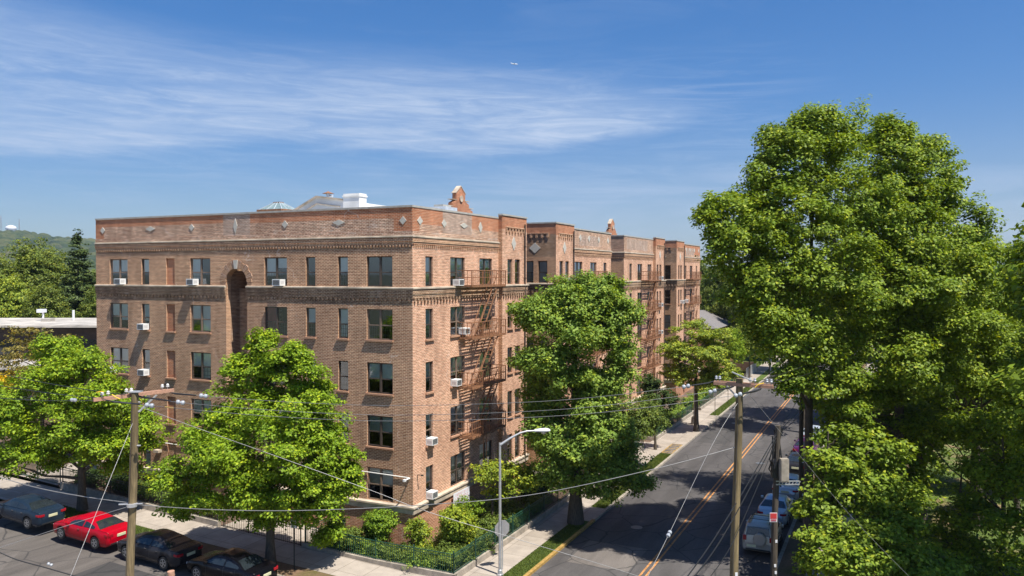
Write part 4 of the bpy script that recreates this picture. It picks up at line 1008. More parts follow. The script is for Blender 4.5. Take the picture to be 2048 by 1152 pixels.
# the park trees on the right
def park(u, D, hgt, r0, blobs, label, seed, mat='leaf_big', **kw):
    k = dict(leaf=.20, per=70, clump=.62, dens=.62, up=.8, sub=5, flat=.6, limbs=26, inner=.5, jit=.2); k.update(kw)
    b = gbase(u, D); b.z = 0
    return tree('park_tree', b, hgt, r0, [PB(*q) for q in blobs], label, 'tree', 'trees along the park side', mat, seed=seed, **k)
park(1621, 43.5, 24.5, .30, [(1625, 238, 34, 30, 43.5), (1635, 275, 62, 56, 43.5), (1680, 290, 50, 55, 44), (1580, 330, 74, 76, 43), (1545, 300, 40, 44, 43), (1525, 385, 56, 60, 42.5), (1480, 430, 46, 46, 41), (1435, 430, 34, 42, 40), (1450, 480, 52, 52, 40), (1520, 470, 65, 65, 41), (1600, 440, 90, 90, 42), (1690, 400, 90, 90, 43),
     (1500, 560, 62, 55, 40.5), (1560, 560, 100, 80, 41), (1660, 560, 100, 90, 41), (1545, 650, 62, 55, 40), (1600, 680, 75, 60, 40.5), (1650, 750, 70, 55, 41), (1585, 760, 26, 30, 40), (1520, 630, 32, 40, 41)],
     'tallest tree at the park edge, its left boughs reaching over the avenue', 61, droop=.1)
park(1668, 52.5, 24, .33, [(1710, 310, 80, 90, 52), (1740, 480, 110, 110, 53), (1740, 640, 110, 110, 52), (1650, 640, 60, 80, 53), (1700, 780, 70, 50, 52)], 'park tree with a bare straight trunk just right of the tallest tree', 67, per=24)
park(1800, 45, 24, .34, [(1782, 258, 30, 26, 45), (1780, 285, 46, 38, 45), (1790, 330, 75, 70, 45), (1850, 310, 42, 48, 46), (1865, 380, 68, 70, 46), (1900, 460, 58, 80, 46), (1790, 450, 110, 100, 44), (1880, 540, 90, 90, 44), (1780, 580, 110, 90, 42.5), (1870, 660, 100, 70, 43), (1760, 690, 100, 65, 42), (1830, 760, 90, 50, 43), (1730, 790, 60, 34, 43)],
     'broad park tree with twin peaks behind the tallest one', 71)
park(1960, 49, 17.6, .3, [(1940, 500, 42, 45, 49), (1985, 530, 48, 55, 49), (1930, 590, 75, 70, 48), (2020, 600, 60, 70, 48), (1960, 680, 100, 70, 46), (1900, 740, 80, 50, 45), (2030, 750, 70, 70, 44)], 'park tree with a sloping crown second from the right edge', 73)
park(2080, 38, 17.5, .3, [(2055, 520, 22, 40, 38), (2070, 600, 45, 60, 38), (2090, 720, 70, 80, 38), (2040, 810, 60, 50, 37), (2090, 850, 70, 60, 37)], 'park tree cut off by the right edge', 79)
park(1690, 35.5, 5.6, .12, [(1690, 1060, 46, 36, 35), (1740, 1090, 60, 45, 34.5), (1640, 1095, 50, 42, 35), (1700, 1125, 80, 40, 33.5), (1610, 1130, 26, 22, 36), (1800, 1120, 55, 40, 35)], 'low bright bush-like tree at the bottom beside the kerb', 83, per=30, leaf=.2, clump=.42)
park(1660, 39, 9.5, .16, [(1690, 875, 70, 34, 40), (1740, 900, 75, 42, 40), (1660, 930, 60, 36, 39), (1745, 965, 70, 40, 39), (1680, 990, 66, 36, 38.5), (1640, 1020, 40, 26, 38.5), (1780, 1010, 48, 36, 39), (1700, 820, 46, 24, 41)], 'shaded young tree below the twin trunks at the park edge', 85, per=26, leaf=.24, clump=.5, dens=.75)
park(2010, 40, 9.0, .18, [(1950, 870, 66, 44, 42), (2010, 860, 60, 50, 41), (1860, 850, 66, 34, 44), (1980, 950, 60, 46, 40), (2040, 960, 50, 60, 39), (1960, 1030, 44, 34, 40), (2020, 1060, 50, 44, 38), (2040, 1130, 40, 36, 37)], 'shaded young tree on the park lawn at the lower right edge', 89, per=24, leaf=.22, clump=.5, dens=.7)
park(1840, 58, 12, .2, [(1830, 800, 80, 44, 58), (1900, 820, 70, 40, 60), (1770, 860, 60, 40, 58), (1830, 870, 40, 22, 58)], 'smaller park tree standing deeper in the lawn under the canopy', 91, per=22, clump=.6, dens=.7)
park(1880, 36, 3.4, .1, [(1850, 1150, 45, 30, 34), (1900, 1170, 40, 30, 34)], 'low bush at the bottom edge beside the bare patch of lawn', 93, leaf=.2, clump=.4)
for i, (u, D, v, ru, rv, lab) in enumerate([(1610, 78, 640, 60, 130, 'park tree over the far parked cars'), (1700, 84, 600, 90, 150, 'park tree in the second row behind the twin trunks'), (1850, 80, 640, 110, 140, 'park tree in the second row behind the twin-peaked tree'), (2000, 76, 660, 100, 130, 'park tree in the second row near the right edge'), (1610, 125, 610, 60, 60, 'park tree far down the avenue above the vanishing road')]):
    park(u, D, 15.6-(v-rv*.6-546)/F*D, .3, [(u, v-rv*.45, ru*.7, rv*.5, D), (u-ru*.45, v, ru*.6, rv*.5, D-1), (u+ru*.45, v, ru*.6, rv*.5, D), (u, v+rv*.3, ru*.85, rv*.5, D-1)], lab, 101+i, leaf=.36, clump=.85, per=22, limbs=14)

park(1720, 47, 11, .2, [(1720, 860, 80, 60, 47), (1800, 850, 80, 60, 47), (1670, 790, 60, 46, 46), (1750, 930, 80, 50, 46), (1840, 900, 50, 60, 47), (1690, 930, 40, 50, 45), (1820, 970, 50, 40, 46)], 'leafy understorey tree between the twin trunks and the lawn', 95, per=26, leaf=.27, clump=.55)
park(1950, 56, 11, .2, [(1920, 850, 70, 44, 56), (2000, 830, 80, 50, 56), (2040, 900, 60, 46, 55), (1980, 780, 80, 50, 55)], 'leafy understorey tree in front of the second row near the right edge', 96, per=24, leaf=.28, clump=.6)
park(1775, 37, 4.6, .12, [(1760, 1040, 50, 40, 37), (1810, 1060, 45, 40, 37), (1730, 1140, 60, 30, 34), (1820, 1000, 40, 36, 38), (1860, 1120, 60, 40, 36)], 'shaded bush beside the low bright tree at the bottom', 97, per=26, leaf=.2, clump=.42)
for i_, (x_, y_, hh_, lab_) in enumerate(((32.5, 34, 22, 'unseen tree added right of the lawn edge for its shade'), (24.5, 29, 22, 'unseen tree added out of frame at the lower right to shade the foliage'))):  # unseen trees added beyond the right edge to shade the lower right foliage
    bx = Vector((x_, y_, 0)); bl_ = [(x_+a_, y_+b_, hh_*c_, 3.0, 3.0, 3.0) for a_, b_, c_ in ((0, 0, .9), (2, 1, .72), (-2, 1.4, .72), (1, -2.3, .70), (-1.2, -2, .62), (3, -.5, .55), (-2.8, -.3, .52), (.4, 2.8, .55), (0, 0, .5))]
    tree('park_tree', bx, hh_, .3, bl_, lab_, 'tree', 'trees along the park side', 'leaf_big', seed=501+i_, leaf=.34, per=22, clump=.7, dens=.8, limbs=12)
park(1850, 50, 13, .22, [(1840, 780, 90, 50, 50), (1920, 800, 70, 50, 50), (1800, 850, 60, 46, 49), (1860, 850, 60, 30, 50)], 'leafy park tree under the twin-peaked one', 98, per=26, leaf=.26, clump=.58)
park(1925, 42, 6.5, .15, [(1900, 1060, 50, 40, 42), (1940, 1000, 36, 40, 42), (1850, 1090, 50, 36, 41), (1960, 1120, 60, 40, 40)], 'shaded young tree at the bottom beside the bare patch of lawn', 99, per=24, leaf=.2, clump=.45)
park(2040, 50, 10, .2, [(2020, 930, 50, 40, 50), (2050, 860, 50, 60, 50), (1990, 880, 40, 30, 50)], 'shaded park tree at the right edge in front of the lawn', 100, per=24, leaf=.26, clump=.55)
# background trees, a few shapes shared by copies
def proto(seed, mat, hgt, wid, shape='round', leaf=.42):
    r = random.Random(seed); bl = []
    if shape == 'round':
        for i in range(11):
            a = r.uniform(0, 6.28); f = r.random(); rr = wid*.5*(.25+.5*f*(1-.3*f)); z = hgt*(.38+.48*(1-f*.7)*r.uniform(.6, 1))
            bl.append((cos(a)*rr, sin(a)*rr, z, wid*.26*r.uniform(.8, 1.25), wid*.26*r.uniform(.8, 1.25), hgt*.16*r.uniform(.8, 1.3)))
        bl.append((0, 0, hgt*.84, wid*.24, wid*.24, hgt*.15))
    else:
        k = 10
        for i in range(k):
            f = i/(k-1); z = hgt*(.12+.86*f); w = wid*.5*(1-f)**.8+.35
            bl.append((0, 0, z, w, w, hgt*.055))
            for _ in range(5):
                a = r.uniform(0, 6.28); bl.append((cos(a)*w*.7, sin(a)*w*.7, z-hgt*.03, w*.42, w*.42, hgt*.04))
    tm = trunk_mesh(hgt, .28 if shape == 'round' else .22, bl, seed, M['bark'], limbs=8)
    cm_ = crown_mesh('crown', bl, M[mat], leaf=leaf, clump=.8 if shape == 'round' else .6, per=22 if shape == 'round' else 20, dens=.85, seed=seed, limbs=0) if False else \
        crown_mesh('crown', bl, M[mat], leaf=leaf, clump=.85 if shape == 'round' else .6, per=22, dens=.8 if shape == 'round' else .7, seed=seed, inner=.45, flat=.5 if shape == 'round' else .35)
    return tm, cm_
PR = {'a': (proto(201, 'leaf_far', 19, 15), 19, 15), 'b': (proto(202, 'leaf_far', 17, 12), 17, 12), 'c': (proto(203, 'leaf_norway', 15, 12), 15, 12), 'd': (proto(204, 'leaf_oak', 16, 13), 16, 13)}
PS = (proto(210, 'leaf_spruce', 20, 9.5, 'cone', .34), 20, 9.5)
def bgtree(name, pr, u, D, vtop, width_px, label, rz, group='trees in the background', base_z=None):
    (tm, cm_), H_, Wd = pr
    x = (u-1024)/F*D; s, t = to_st((x, D)); z0 = min(h(s), 3.6) if base_z is None else base_z
    ztop = 15.6-(vtop-546)/F*D; sz = (ztop-z0)/H_; sx = width_px/F*D/Wd
    root = empty(name, (x, D, z0), rz, label, 'tree', group); root.scale = (sx, sx, sz)
    inst('trunk', tm, root); inst('crown', cm_, root)
bgtree('spruce_tree', PS, 157, 105, 468, 128, 'tall dark spruce left of the apartment building', .4, None)
for (k, u, D, vt, w, lab) in [
    ('a', 62, 112, 474, 170, 'tallest broadleaf tree left of the dark spruce'), ('b', -25, 105, 520, 150, 'broadleaf tree cut by the left edge above the low roofs'), ('b', 105, 118, 506, 110, 'broadleaf tree close behind the left side of the spruce'),
    ('c', 20, 96, 548, 130, 'lower broadleaf tree in front of the tallest left one'), ('b', 90, 94, 570, 100, 'low broadleaf tree just above the bleached flat roof'), ('a', -110, 110, 500, 190, 'broadleaf tree outside the left edge'),
    ('b', 200, 98, 575, 90, 'small broadleaf tree against the left end of the facade')]:
    bgtree('broadleaf_tree', PR[k][0:3], u, D, vt, w, lab, u*.37, 'trees left of the apartment building')
for (k, u, D, vt, w, lab) in [
    ('a', 1440, 135, 512, 100, 'far tree directly right of the farther building'), ('b', 1478, 128, 560, 70, 'far tree rising over the low brick building'), ('a', 1510, 150, 520, 110, 'far tree second right of the farther building'), ('b', 1550, 140, 560, 90, 'far tree above the end of the avenue pavement'),
    ('c', 1500, 118, 625, 70, 'lower far tree by the avenue lawn'), ('a', 1580, 165, 530, 120, 'far tree behind the end of the avenue'), ('b', 1660, 150, 540, 140, 'far tree hidden partly by the tallest park tree'), ('d', 1540, 122, 640, 60, 'small far tree beside the distant lamp post'),
    ('b', 1400, 170, 520, 90, 'far tree peeping past the edge of the farther building'), ('d', 1470, 112, 655, 50, 'small tree on the lawn past the farther building'), ('a', 1780, 140, 560, 200, 'far tree deep in the park'), ('a', 1950, 130, 580, 200, 'far tree deep in the park near the right edge'), ('a', 2080, 120, 590, 160, 'far tree beyond the right edge')]:
    bgtree('broadleaf_tree', PR[k][0:3], u, D, vt, w, lab, u*.61, 'trees beyond the end of the avenue', base_z=0)

# shrubs
def shrub(name, base, blobs, label, mat, seed, leaf=.12, clump=.22, per=20, dens=.75, group='garden shrubs', flat=.6, up=.6, cat='shrub', stem=.03, **kw):
    root = empty(name, base, 0, label, cat, group); rel = [(b[0]-base[0], b[1]-base[1], b[2]-base[2], *b[3:]) for b in blobs]
    m = MB(); r = random.Random(seed); top = max(b[2] for b in rel)
    for i in range(5):
        b = r.choice(rel); m.tube([(r.uniform(-.06, .06), r.uniform(-.06, .06), -.1), (b[0]*.4, b[1]*.4, b[2]*.6), (b[0], b[1], b[2]+b[5]*.3)], [stem, stem*.7, stem*.3], 5)
    m.build('stem', M['bark'], root)
    inst('crown', crown_mesh('foliage', rel, M[mat], leaf=leaf, clump=clump, per=per, dens=dens, seed=seed, flat=flat, up=up, **kw), root)
def SB(s, t, z, r, rz=None): w = W(s, t, z); return (w.x, w.y, w.z, r, r, rz or r)
def sh(name, s, t, lobes, label, mat, seed, **kw):
    if s < 5 and t < 12:
        edge = t < -1.7 or s < -3.1
        lobes = [(a*.6, b*.6, z*1.15, r*.68, (rz or r)*1.35) if edge else (a*1.05, b*1.05, z*1.2, r*1.1, (rz or r)*1.3) for a, b, z, r, rz in lobes]
        if edge: t = max(t, -2.35); s = max(s, -3.7)
    shrub(name, W(s, t, h(s)-.03), [SB(s+a, t+b, h(s)+z, r, rz) for a, b, z, r, rz in lobes], label, mat, seed, **kw)
sh('clipped_shrub', 1.6, -1.0, [(0, 0, 1.45, .85, .42), (.3, .1, 1.2, .65, .45), (-.35, -.1, 1.25, .6, .4), (0, 0, .85, .6, .4)], 'clipped bright green shrub on short stems near the corner of the left facade', 'leaf_hedge', 301, inner=.8, jit=.1)
sh('weeping_shrub', -2.6, .2, [(0, 0, 1.75, .75, .5), (.4, .3, 1.5, .6, .6), (-.4, -.2, 1.45, .6, .6), (0, .1, 1.1, .7, .5), (-.5, .5, 1.2, .5, .6)], 'drooping bright green dwarf tree at the garden corner', 'leaf_bright', 302, leaf=.15, droop=1.0, dens=.9)
sh('weeping_shrub', -.9, -.9, [(0, 0, 1.35, .55, .5), (.3, .2, 1.1, .5, .5), (-.3, 0, 1.0, .45, .5)], 'smaller drooping dwarf tree touching the building corner', 'leaf_bright', 303, leaf=.13, droop=.9)
sh('clipped_shrub', -1.6, 3.4, [(0, 0, 1.2, .75, .6), (.2, .5, 1.0, .6, .6), (-.3, -.4, .9, .6, .5)], 'bright rounded shrub beneath the white banner', 'leaf_hedge', 304, inner=.7)
sh('juniper_shrub', 3.0, -1.6, [(0, 0, .65, .75, .35), (.7, .2, .45, .6, .3), (-.7, 0, .5, .6, .3)], 'spreading juniper beside the basement door', 'leaf_juniper', 305)
sh('juniper_shrub', 2.2, -.7, [(0, 0, 1.05, .55, .4), (.2, .2, .8, .5, .4)], 'upright juniper below the basement window', 'leaf_juniper', 306)
sh('juniper_shrub', .6, -2.0, [(0, 0, .40, .8, .28), (.7, .2, .35, .6, .25), (-.7, .1, .35, .6, .25)], 'low juniper in the middle of the left garden strip', 'leaf_juniper', 307)
sh('juniper_shrub', -1.3, -2.1, [(0, 0, .35, .8, .28), (.6, .3, .3, .5, .25), (-.8, 0, .35, .6, .3)], 'low juniper before the drooping dwarf trees', 'leaf_juniper', 308)
sh('evergreen_shrub', 4.4, -2.4, [(0, 0, .45, .55, .4), (-.7, 0, .4, .5, .38), (-1.4, .1, .4, .5, .35)], 'dark evergreen by the left end of the railing', 'leaf_dark', 309)
sh('evergreen_shrub', 1.6, -2.5, [(0, 0, .35, .5, .3), (-.8, 0, .35, .5, .3), (.8, 0, .35, .45, .3)], 'dark evergreen along the middle of the left railing', 'leaf_dark', 310)
sh('evergreen_shrub', -3.4, -2.3, [(0, 0, .40, .6, .35), (.8, 0, .4, .5, .35), (-.3, .8, .35, .5, .3)], 'evergreen filling the railing corner', 'leaf_juniper', 311)
for i, (s, t, sc_, lab) in enumerate([(-3.4, 2.0, 1.0, 'spreading juniper just inside the corner of the avenue railing'), (-2.6, 4.4, 1.05, 'spreading juniper beside the pale garden rocks'), (-3.5, 5.6, 1.0, 'spreading juniper behind the back of the octagonal sign'), (-2.3, 7.4, 1.1, 'spreading juniper in the shade of the tall maple'), (-3.4, 9.4, 1.0, 'spreading juniper left of the tall maple trunk'), (-2.4, 2.4, .8, 'low juniper close to the drooping dwarf tree')]):
    sh('juniper_shrub', s, t, [(0, 0, .5*sc_, .85*sc_, .32), (.5, .6, .42, .7, .3), (-.4, -.6, .45, .65, .3), (.2, -.9, .35, .5, .25)], lab, 'leaf_juniper', 320+i)
for i, (s, t, lab) in enumerate([(-2.2, 12.5, 'dark shrub behind the tall maple trunk'), (-1.8, 14.2, 'dark shrub at the mouth of the first courtyard'), (-3.4, 21.5, 'clipped hedge right of the first courtyard'), (-3.4, 24.2, 'clipped hedge under the second fire escape'), (-3.3, 27.3, 'clipped hedge end near the yellow hatching'),
        (-3.2, 36.4, 'clipped hedge at the corner of the second garden'), (-2.2, 38.4, 'clipped hedge deeper in the second garden'), (-3.2, 40.6, 'clipped hedge along the second garden railing'), (-2.8, 44.0, 'clipped hedge below the third fire escape'), (-3.3, 47.4, 'clipped hedge near the end of the second garden'),
        (-3.4, 53.5, 'clipped hedge at the corner of the third garden'), (-3.2, 57.5, 'clipped hedge in the third garden'), (-3.2, 62.0, 'clipped hedge near the farthest railing'), (-2.6, 67.0, 'clipped hedge at the end of the farther building')]):
    sh('hedge_shrub', s, t, [(0, -.9, .6, .8, .6), (0, 0, .65, .8, .6), (0, .9, .6, .8, .6)], lab, 'leaf_dark' if i < 3 else 'leaf_maple', 340+i, leaf=.17, clump=.3, per=22, inner=.7)
for i, (s, t, lab) in enumerate([(13.5, -2.1, 'low green shrub behind the left garden wall'), (16.4, -1.8, 'hedge shrub below the conduit on the left facade'), (19.0, -1.7, 'hedge shrub beside the utility pole'), (21.8, -1.6, 'leafy shrub under the basement grilles'), (24.6, -1.8, 'leafy shrub at the left end of the facade')]):
    sh('hedge_shrub', s, t, [(-.7, 0, .6, .7, .5), (0, 0, .7, .75, .55), (.8, .1, .6, .7, .5)], lab, 'leaf_maple' if i < 3 else 'leaf_dark', 370+i, leaf=.15, clump=.28)
rg = random.Random(9)
gp = [(-1.2, -1.6, 'full juniper in front of the building corner'), (.2, -1.5, 'full juniper between the clipped shrub and the corner'), (-2.0, 2.9, 'full juniper on the avenue side of the bright rounded shrub'), (-3.3, -1.6, 'full juniper in the railing corner'), (2.4, -2.1, 'full juniper left of the clipped shrub'), (4.6, -1.2, 'juniper under the basement door railing'), (1.2, -1.9, 'feathery juniper before the clipped shrub'), (-.4, -2.4, 'juniper leaning over the left railing'), (-2.0, -1.5, 'feathery juniper near the bare soil of the corner'), (-2.2, -2.6, 'flat juniper against the left railing near its corner'), (-3.8, -.8, 'flat juniper against the corner of the avenue railing'), (-3.7, .9, 'flat juniper along the first avenue railing panels'), (-1.5, 1.6, 'feathery juniper by the avenue face of the building'), (-3.7, 3.6, 'flat juniper along the second avenue railing panels'), (-1.6, 5.2, 'juniper under the fire escape ladder'), (-3.2, 7.0, 'juniper beyond the octagonal sign'), (-1.4, 7.6, 'dark juniper at the wall in the maple shade'), (-2.9, 11.0, 'juniper at the foot of the maple'), (3.4, -2.6, 'flat juniper near the left end of the green railing'), (-2.6, -.2, 'ground juniper around the drooping dwarf tree')]
for i, (s, t, lab) in enumerate(gp):
    lobes = [(rg.uniform(-.7, .7), rg.uniform(-.6, .6), rg.uniform(.22, .5), rg.uniform(.4, .75), rg.uniform(.18, .3)) for _ in range(5)]
    sh('juniper_shrub', s, t, lobes, lab, 'leaf_juniper' if i % 3 else 'leaf_maple', 420+i, leaf=.10, clump=.2, up=.4, jit=.3)
for i, (s, t, r_, lab) in enumerate([(-2.7, -.9, .45, 'largest reddish rock in the bare corner of the garden'), (-2.9, 3.3, .4, 'flat reddish rock among the junipers on the avenue side'), (.1, -1.2, .3, 'small rock near the building corner'), (2.1, -2.0, .28, 'small rock behind the left railing')]):
    m = MB(); rr = random.Random(400+i); rows = []
    for k in range(6):
        a = k/5*pi; rows.append([(r_*sin(a)*cos(b_)*rr.uniform(.8, 1.2), r_*sin(a)*sin(b_)*rr.uniform(.8, 1.2), .3*r_*cos(a)+.12) for b_ in [2*pi*j/9 for j in range(9)]])
    m.grid(rows, close=True); o = m.build('garden_rock', M['rock'], None, loc=W(s, t, h(s)), rz=i); tag(o, lab, 'rock', 'rocks in the corner garden')

# ================================================================ walls and railings
def low_wall(pts, label, hgt=.32, w=.26, mat='concrete'):
    m = MB()
    for (a, b) in zip(pts[:-1], pts[1:]):
        n = max(1, int(math.dist(a, b)/2)); d = ((b[0]-a[0])/math.dist(a, b), (b[1]-a[1])/math.dist(a, b))
        rows = []
        for i in range(n+1):
            f = i/n; s, t = a[0]+(b[0]-a[0])*f, a[1]+(b[1]-a[1])*f
            nx, ny = -d[1]*w/2, d[0]*w/2; z = h(s)
            e = w/2*(1 if i == n else (-1 if i == 0 else 0)); s2, t2 = s+d[0]*e, t+d[1]*e
            rows.append([(t2+ny, s2+nx, z-.2), (t2+ny, s2+nx, z+hgt), (t2-ny, s2-nx, z+hgt), (t2-ny, s2-nx, z-.2)])
        hgt += .003
        m.grid(rows, close=True); m.face(rows[0]); m.face(rows[-1][::-1])
    o = m.build('low_wall', M[mat], None, loc=(OX, OY, 0), rz=SITE_ROT); return tag(o, label, 'wall', 'low garden walls')
def railing(pts, label, hgt=1.0, z0=.3, mat='green_iron', sp=.13):
    root = empty('iron_railing', (OX, OY, 0), SITE_ROT, label, 'railing', 'garden railings')
    m = MB(); ps = MB()
    for (a, b) in zip(pts[:-1], pts[1:]):
        l = math.dist(a, b); n = max(1, round(l/2.2))
        for i in range(n):
            q = [(a[0]+(b[0]-a[0])*f, a[1]+(b[1]-a[1])*f) for f in (i/n, (i+1)/n)]
            P = [(p[1], p[0], h(p[0])+z0) for p in q]
            for zz, ww in ((hgt, .035), (hgt-.14, .025), (.08, .03)): m.bar((P[0][0], P[0][1], P[0][2]+zz), (P[1][0], P[1][1], P[1][2]+zz), ww)
            nb = int(l/n/sp)
            for j in range(1, nb): f = j/nb; x, y, z = [P[0][k]+(P[1][k]-P[0][k])*f for k in range(3)]; m.bar((x, y, z+.02), (x, y, z+hgt+.04), .016)
            pq = MB(); pq.bar((P[0][0], P[0][1], P[0][2]-.02), (P[0][0], P[0][1], P[0][2]+hgt+.10), .05); pq.lathe([(.035, 0), (.035, .05), (.01, .07)], (P[0][0], P[0][1], P[0][2]+hgt+.1), 8)
            pq.build('post', M[mat], root)
        pq = MB(); pq.bar((P[1][0], P[1][1], P[1][2]-.02), (P[1][0], P[1][1], P[1][2]+hgt+.10), .05); pq.build('post', M[mat], root)
    m.build('rail_panel', M[mat], root); return root
c1 = [(5.2, -3.0), (-4.35, -3.0), (-4.35, 15.6)]
low_wall(c1, 'low concrete wall round the corner garden'); railing(c1, 'green iron railing round the corner garden')
low_wall([(11.8, -3.0), (25.8, -3.0)], 'low concrete wall along the left part of the side street garden'); railing([(11.8, -3.0), (25.8, -3.0)], 'dark iron railing along the left part of the side street garden', mat='black_iron')
railing([(11.4, -2.9), (5.6, -2.9)], 'dark iron railing before the sunken entrance behind the oak trunk', z0=0, hgt=1.1, mat='black_iron'); railing([(5.2, -2.95), (5.2, -.25)], 'green iron railing beside the basement door', z0=.0, hgt=1.15)
railing([(26.2, -2.9), (31, -2.9)], 'green iron gate railing past the left end of the facade', z0=0, hgt=1.7, mat='green_iron')
c2 = [(-.6, 30.9), (-4.4, 30.9), (-4.4, 19.4)]
low_wall(c2, 'low concrete wall of the garden behind the tall maple'); railing(c2, 'green iron railing of the garden behind the tall maple', hgt=.8)
c3 = [(-.6, 34.4), (-4.5, 34.4), (-4.5, 49.6), (-1, 49.6)]
low_wall(c3, 'low concrete wall round the second garden beside the yellow hatching'); railing(c3, 'green iron railing round the second garden beside the yellow hatching', hgt=.8)
c4_ = [(-1, 52.6), (-4.7, 52.6), (-4.7, 73)]
low_wall(c4_, 'low concrete wall of the farthest garden past the small street lamp'); railing(c4_, 'green iron railing of the farthest garden past the small street lamp', hgt=.8)
# grey picket fence and retaining walls past the farther building
m = MB(); 
for i in range(40):
    t = 83+i*.24; m.box(t, t+.18, -4.95, -4.9, 0, 1.5)
m.box(83, 92.6, -4.9, -4.86, .3, .4); m.box(83, 92.6, -4.9, -4.86, 1.1, 1.2)
tag(m.build('picket_fence', M['galv'], None, loc=(OX, OY, 0), rz=SITE_ROT), 'pale grey board fence by the far end of the avenue pavement', 'fence')
low_wall([(-4.7, 83), (6, 83)], 'low wall running back from the grey board fence', hgt=.7); low_wall([(-4.6, 92.8), (8, 92.8)], 'brown retaining wall behind the grey board fence', hgt=1.4, mat='brown_wall')
# ================================================================ low buildings
def flat_building(label, x0, x1, y0, y1, z, parts_roof=.35, mat='wall_dark'):
    root = empty('flat_roofed_building', ((x0+x1)/2, (y0+y1)/2, 0), 0, label, 'building')
    m = MB(); a, b = (x1-x0)/2, (y1-y0)/2
    m.box(-a+.8, a-.8, -b+.8, b-.8, -.1, z-.3); m.build('wall', M[mat], root)
    r = MB(); r.box(-a, a, -b, b, z-.16, z); r.box(-a+.3, a-.3, -b+.3, b-.3, z-.05, z+.05)
    for q in range(3): r.box(-a+3+q*7.5, -a+3.9+q*7.5, -.6, .4, z+.01, z+.35)
    r.build('roof', M['flat_roof'], root)
    return root, a, b
rt, a, b = flat_building('long low building with a bleached flat roof left of the apartment building', -66, -38, 75, 88, 10.6)
for x in range(-12, 13, 4):
    w = MB(); w.box(x-1.2, x+1.2, -5.75, -5.68, 7.3, 9.2); w.build('window', M['car_glass'], rt)
v = MB(); v.tube([(5.9, 2, 10.6), (5.9, 2, 11.7)], .12, 8); v.build('vent_pipe', M['white_metal'], rt)
v = MB(); v.tube([(3.3, 1, 10.6), (3.3, 1, 11.6)], .10, 8); v.box(2.85, 3.45, .6, 1.4, 11.5, 11.85); v.build('vent_hood', M['white_metal'], rt)
rt, a, b = flat_building('lower wing with a pale flat roof in front of the long low building', -60, -38.5, 66.5, 74, 7.6, mat='brown_wall')
w = MB(); w.box(-9, 9, -2.98, -2.9, 4.6, 6.6); w.build('window', M['car_glass'], rt)
rt = empty('brick_school', W(9, 92, 0), SITE_ROT, 'low brick building with a grey hipped roof past the farther building', 'building')
m = MB(); m.box(-8, 8, -9, 9, -.1, 7.2)
m.uv = [[(m.v[i][0]+m.v[i][1], m.v[i][2]) for i in f] for f in m.f]; m.build('wall', [M['brick_base']], rt, uv=True)
m = MB(); bs = [(-8.6, -9.6, 7.2), (8.6, -9.6, 7.2), (8.6, 9.6, 7.2), (-8.6, 9.6, 7.2)]; tp = [(-4, -5, 9.4), (4, -5, 9.4), (4, 5, 9.4), (-4, 5, 9.4)]
m.face(tp); [m.face([bs[i], bs[(i+1) % 4], tp[(i+1) % 4], tp[i]]) for i in range(4)]; m.face(bs[::-1]); m.build('roof', M['school_roof'], rt)
for z in (1.5, 4.6):
    for i in range(5):
        w = MB(); y = -7+i*3.2; w.box(y, y+1.3, -9.06, -8.95, z, z+1.6); w.build('window', M['car_glass'], rt)
        w = MB(); w.box(-8.06, -7.95, y, y+1.3, z, z+1.6); w.build('window', M['car_glass'], rt)
# ================================================================ cars
def lerp_tab(tab, x):
    if x <= tab[0][0]: return tab[0][1]
    for (a, b), (c, d) in zip(tab, tab[1:]):
        if x <= c:
            f = (x-a)/(c-a); f2 = f*f*(3-2*f); return b+(d-b)*(f*.5+f2*.5)
    return tab[-1][1]
SEDAN = dict(L=4.75, W=1.84, belt=[(-2.38, .62), (-2.34, .92), (-2.2, 1.03), (-1.6, 1.07), (-.9, 1.02), (0, .98), (.9, .97), (1.2, .95), (1.9, .84), (2.2, .74), (2.33, .6), (2.38, .48)],
     roof=[(-1.75, 1.07), (-1.0, 1.36), (-.45, 1.45), (.05, 1.46), (.35, 1.42), (1.15, .96)], gx=(-1.75, 1.15), wb=(-1.38, 1.42), r=.335,
     hw=[(-2.38, .72), (-2.25, .84), (-1.8, .91), (0, .92), (1.6, .91), (2.15, .84), (2.33, .68), (2.38, .55)], side=[(-1.28, -.40), (-.32, .72)], ws=(.42, 1.08), rw=(-1.66, -1.02), rwid=.60)
SUV = dict(L=4.4, W=1.8, belt=[(-2.1, .7), (-2.08, 1.0), (-1.9, 1.08), (0, 1.06), (.9, 1.04), (1.2, 1.0), (1.8, .92), (2.05, .75), (2.15, .5)],
     roof=[(-2.06, 1.1), (-1.92, 1.6), (-1.7, 1.7), (-.2, 1.74), (.3, 1.68), (1.05, 1.04)], gx=(-2.06, 1.05), wb=(-1.3, 1.3), r=.36,
     hw=[(-2.1, .80), (-1.9, .88), (0, .90), (1.5, .88), (1.95, .8), (2.15, .62)], side=[(-1.75, -.95), (-.85, -.05), (.05, .72)], ws=(.36, .98), rw=(-2.045, -1.93), rwid=.66)
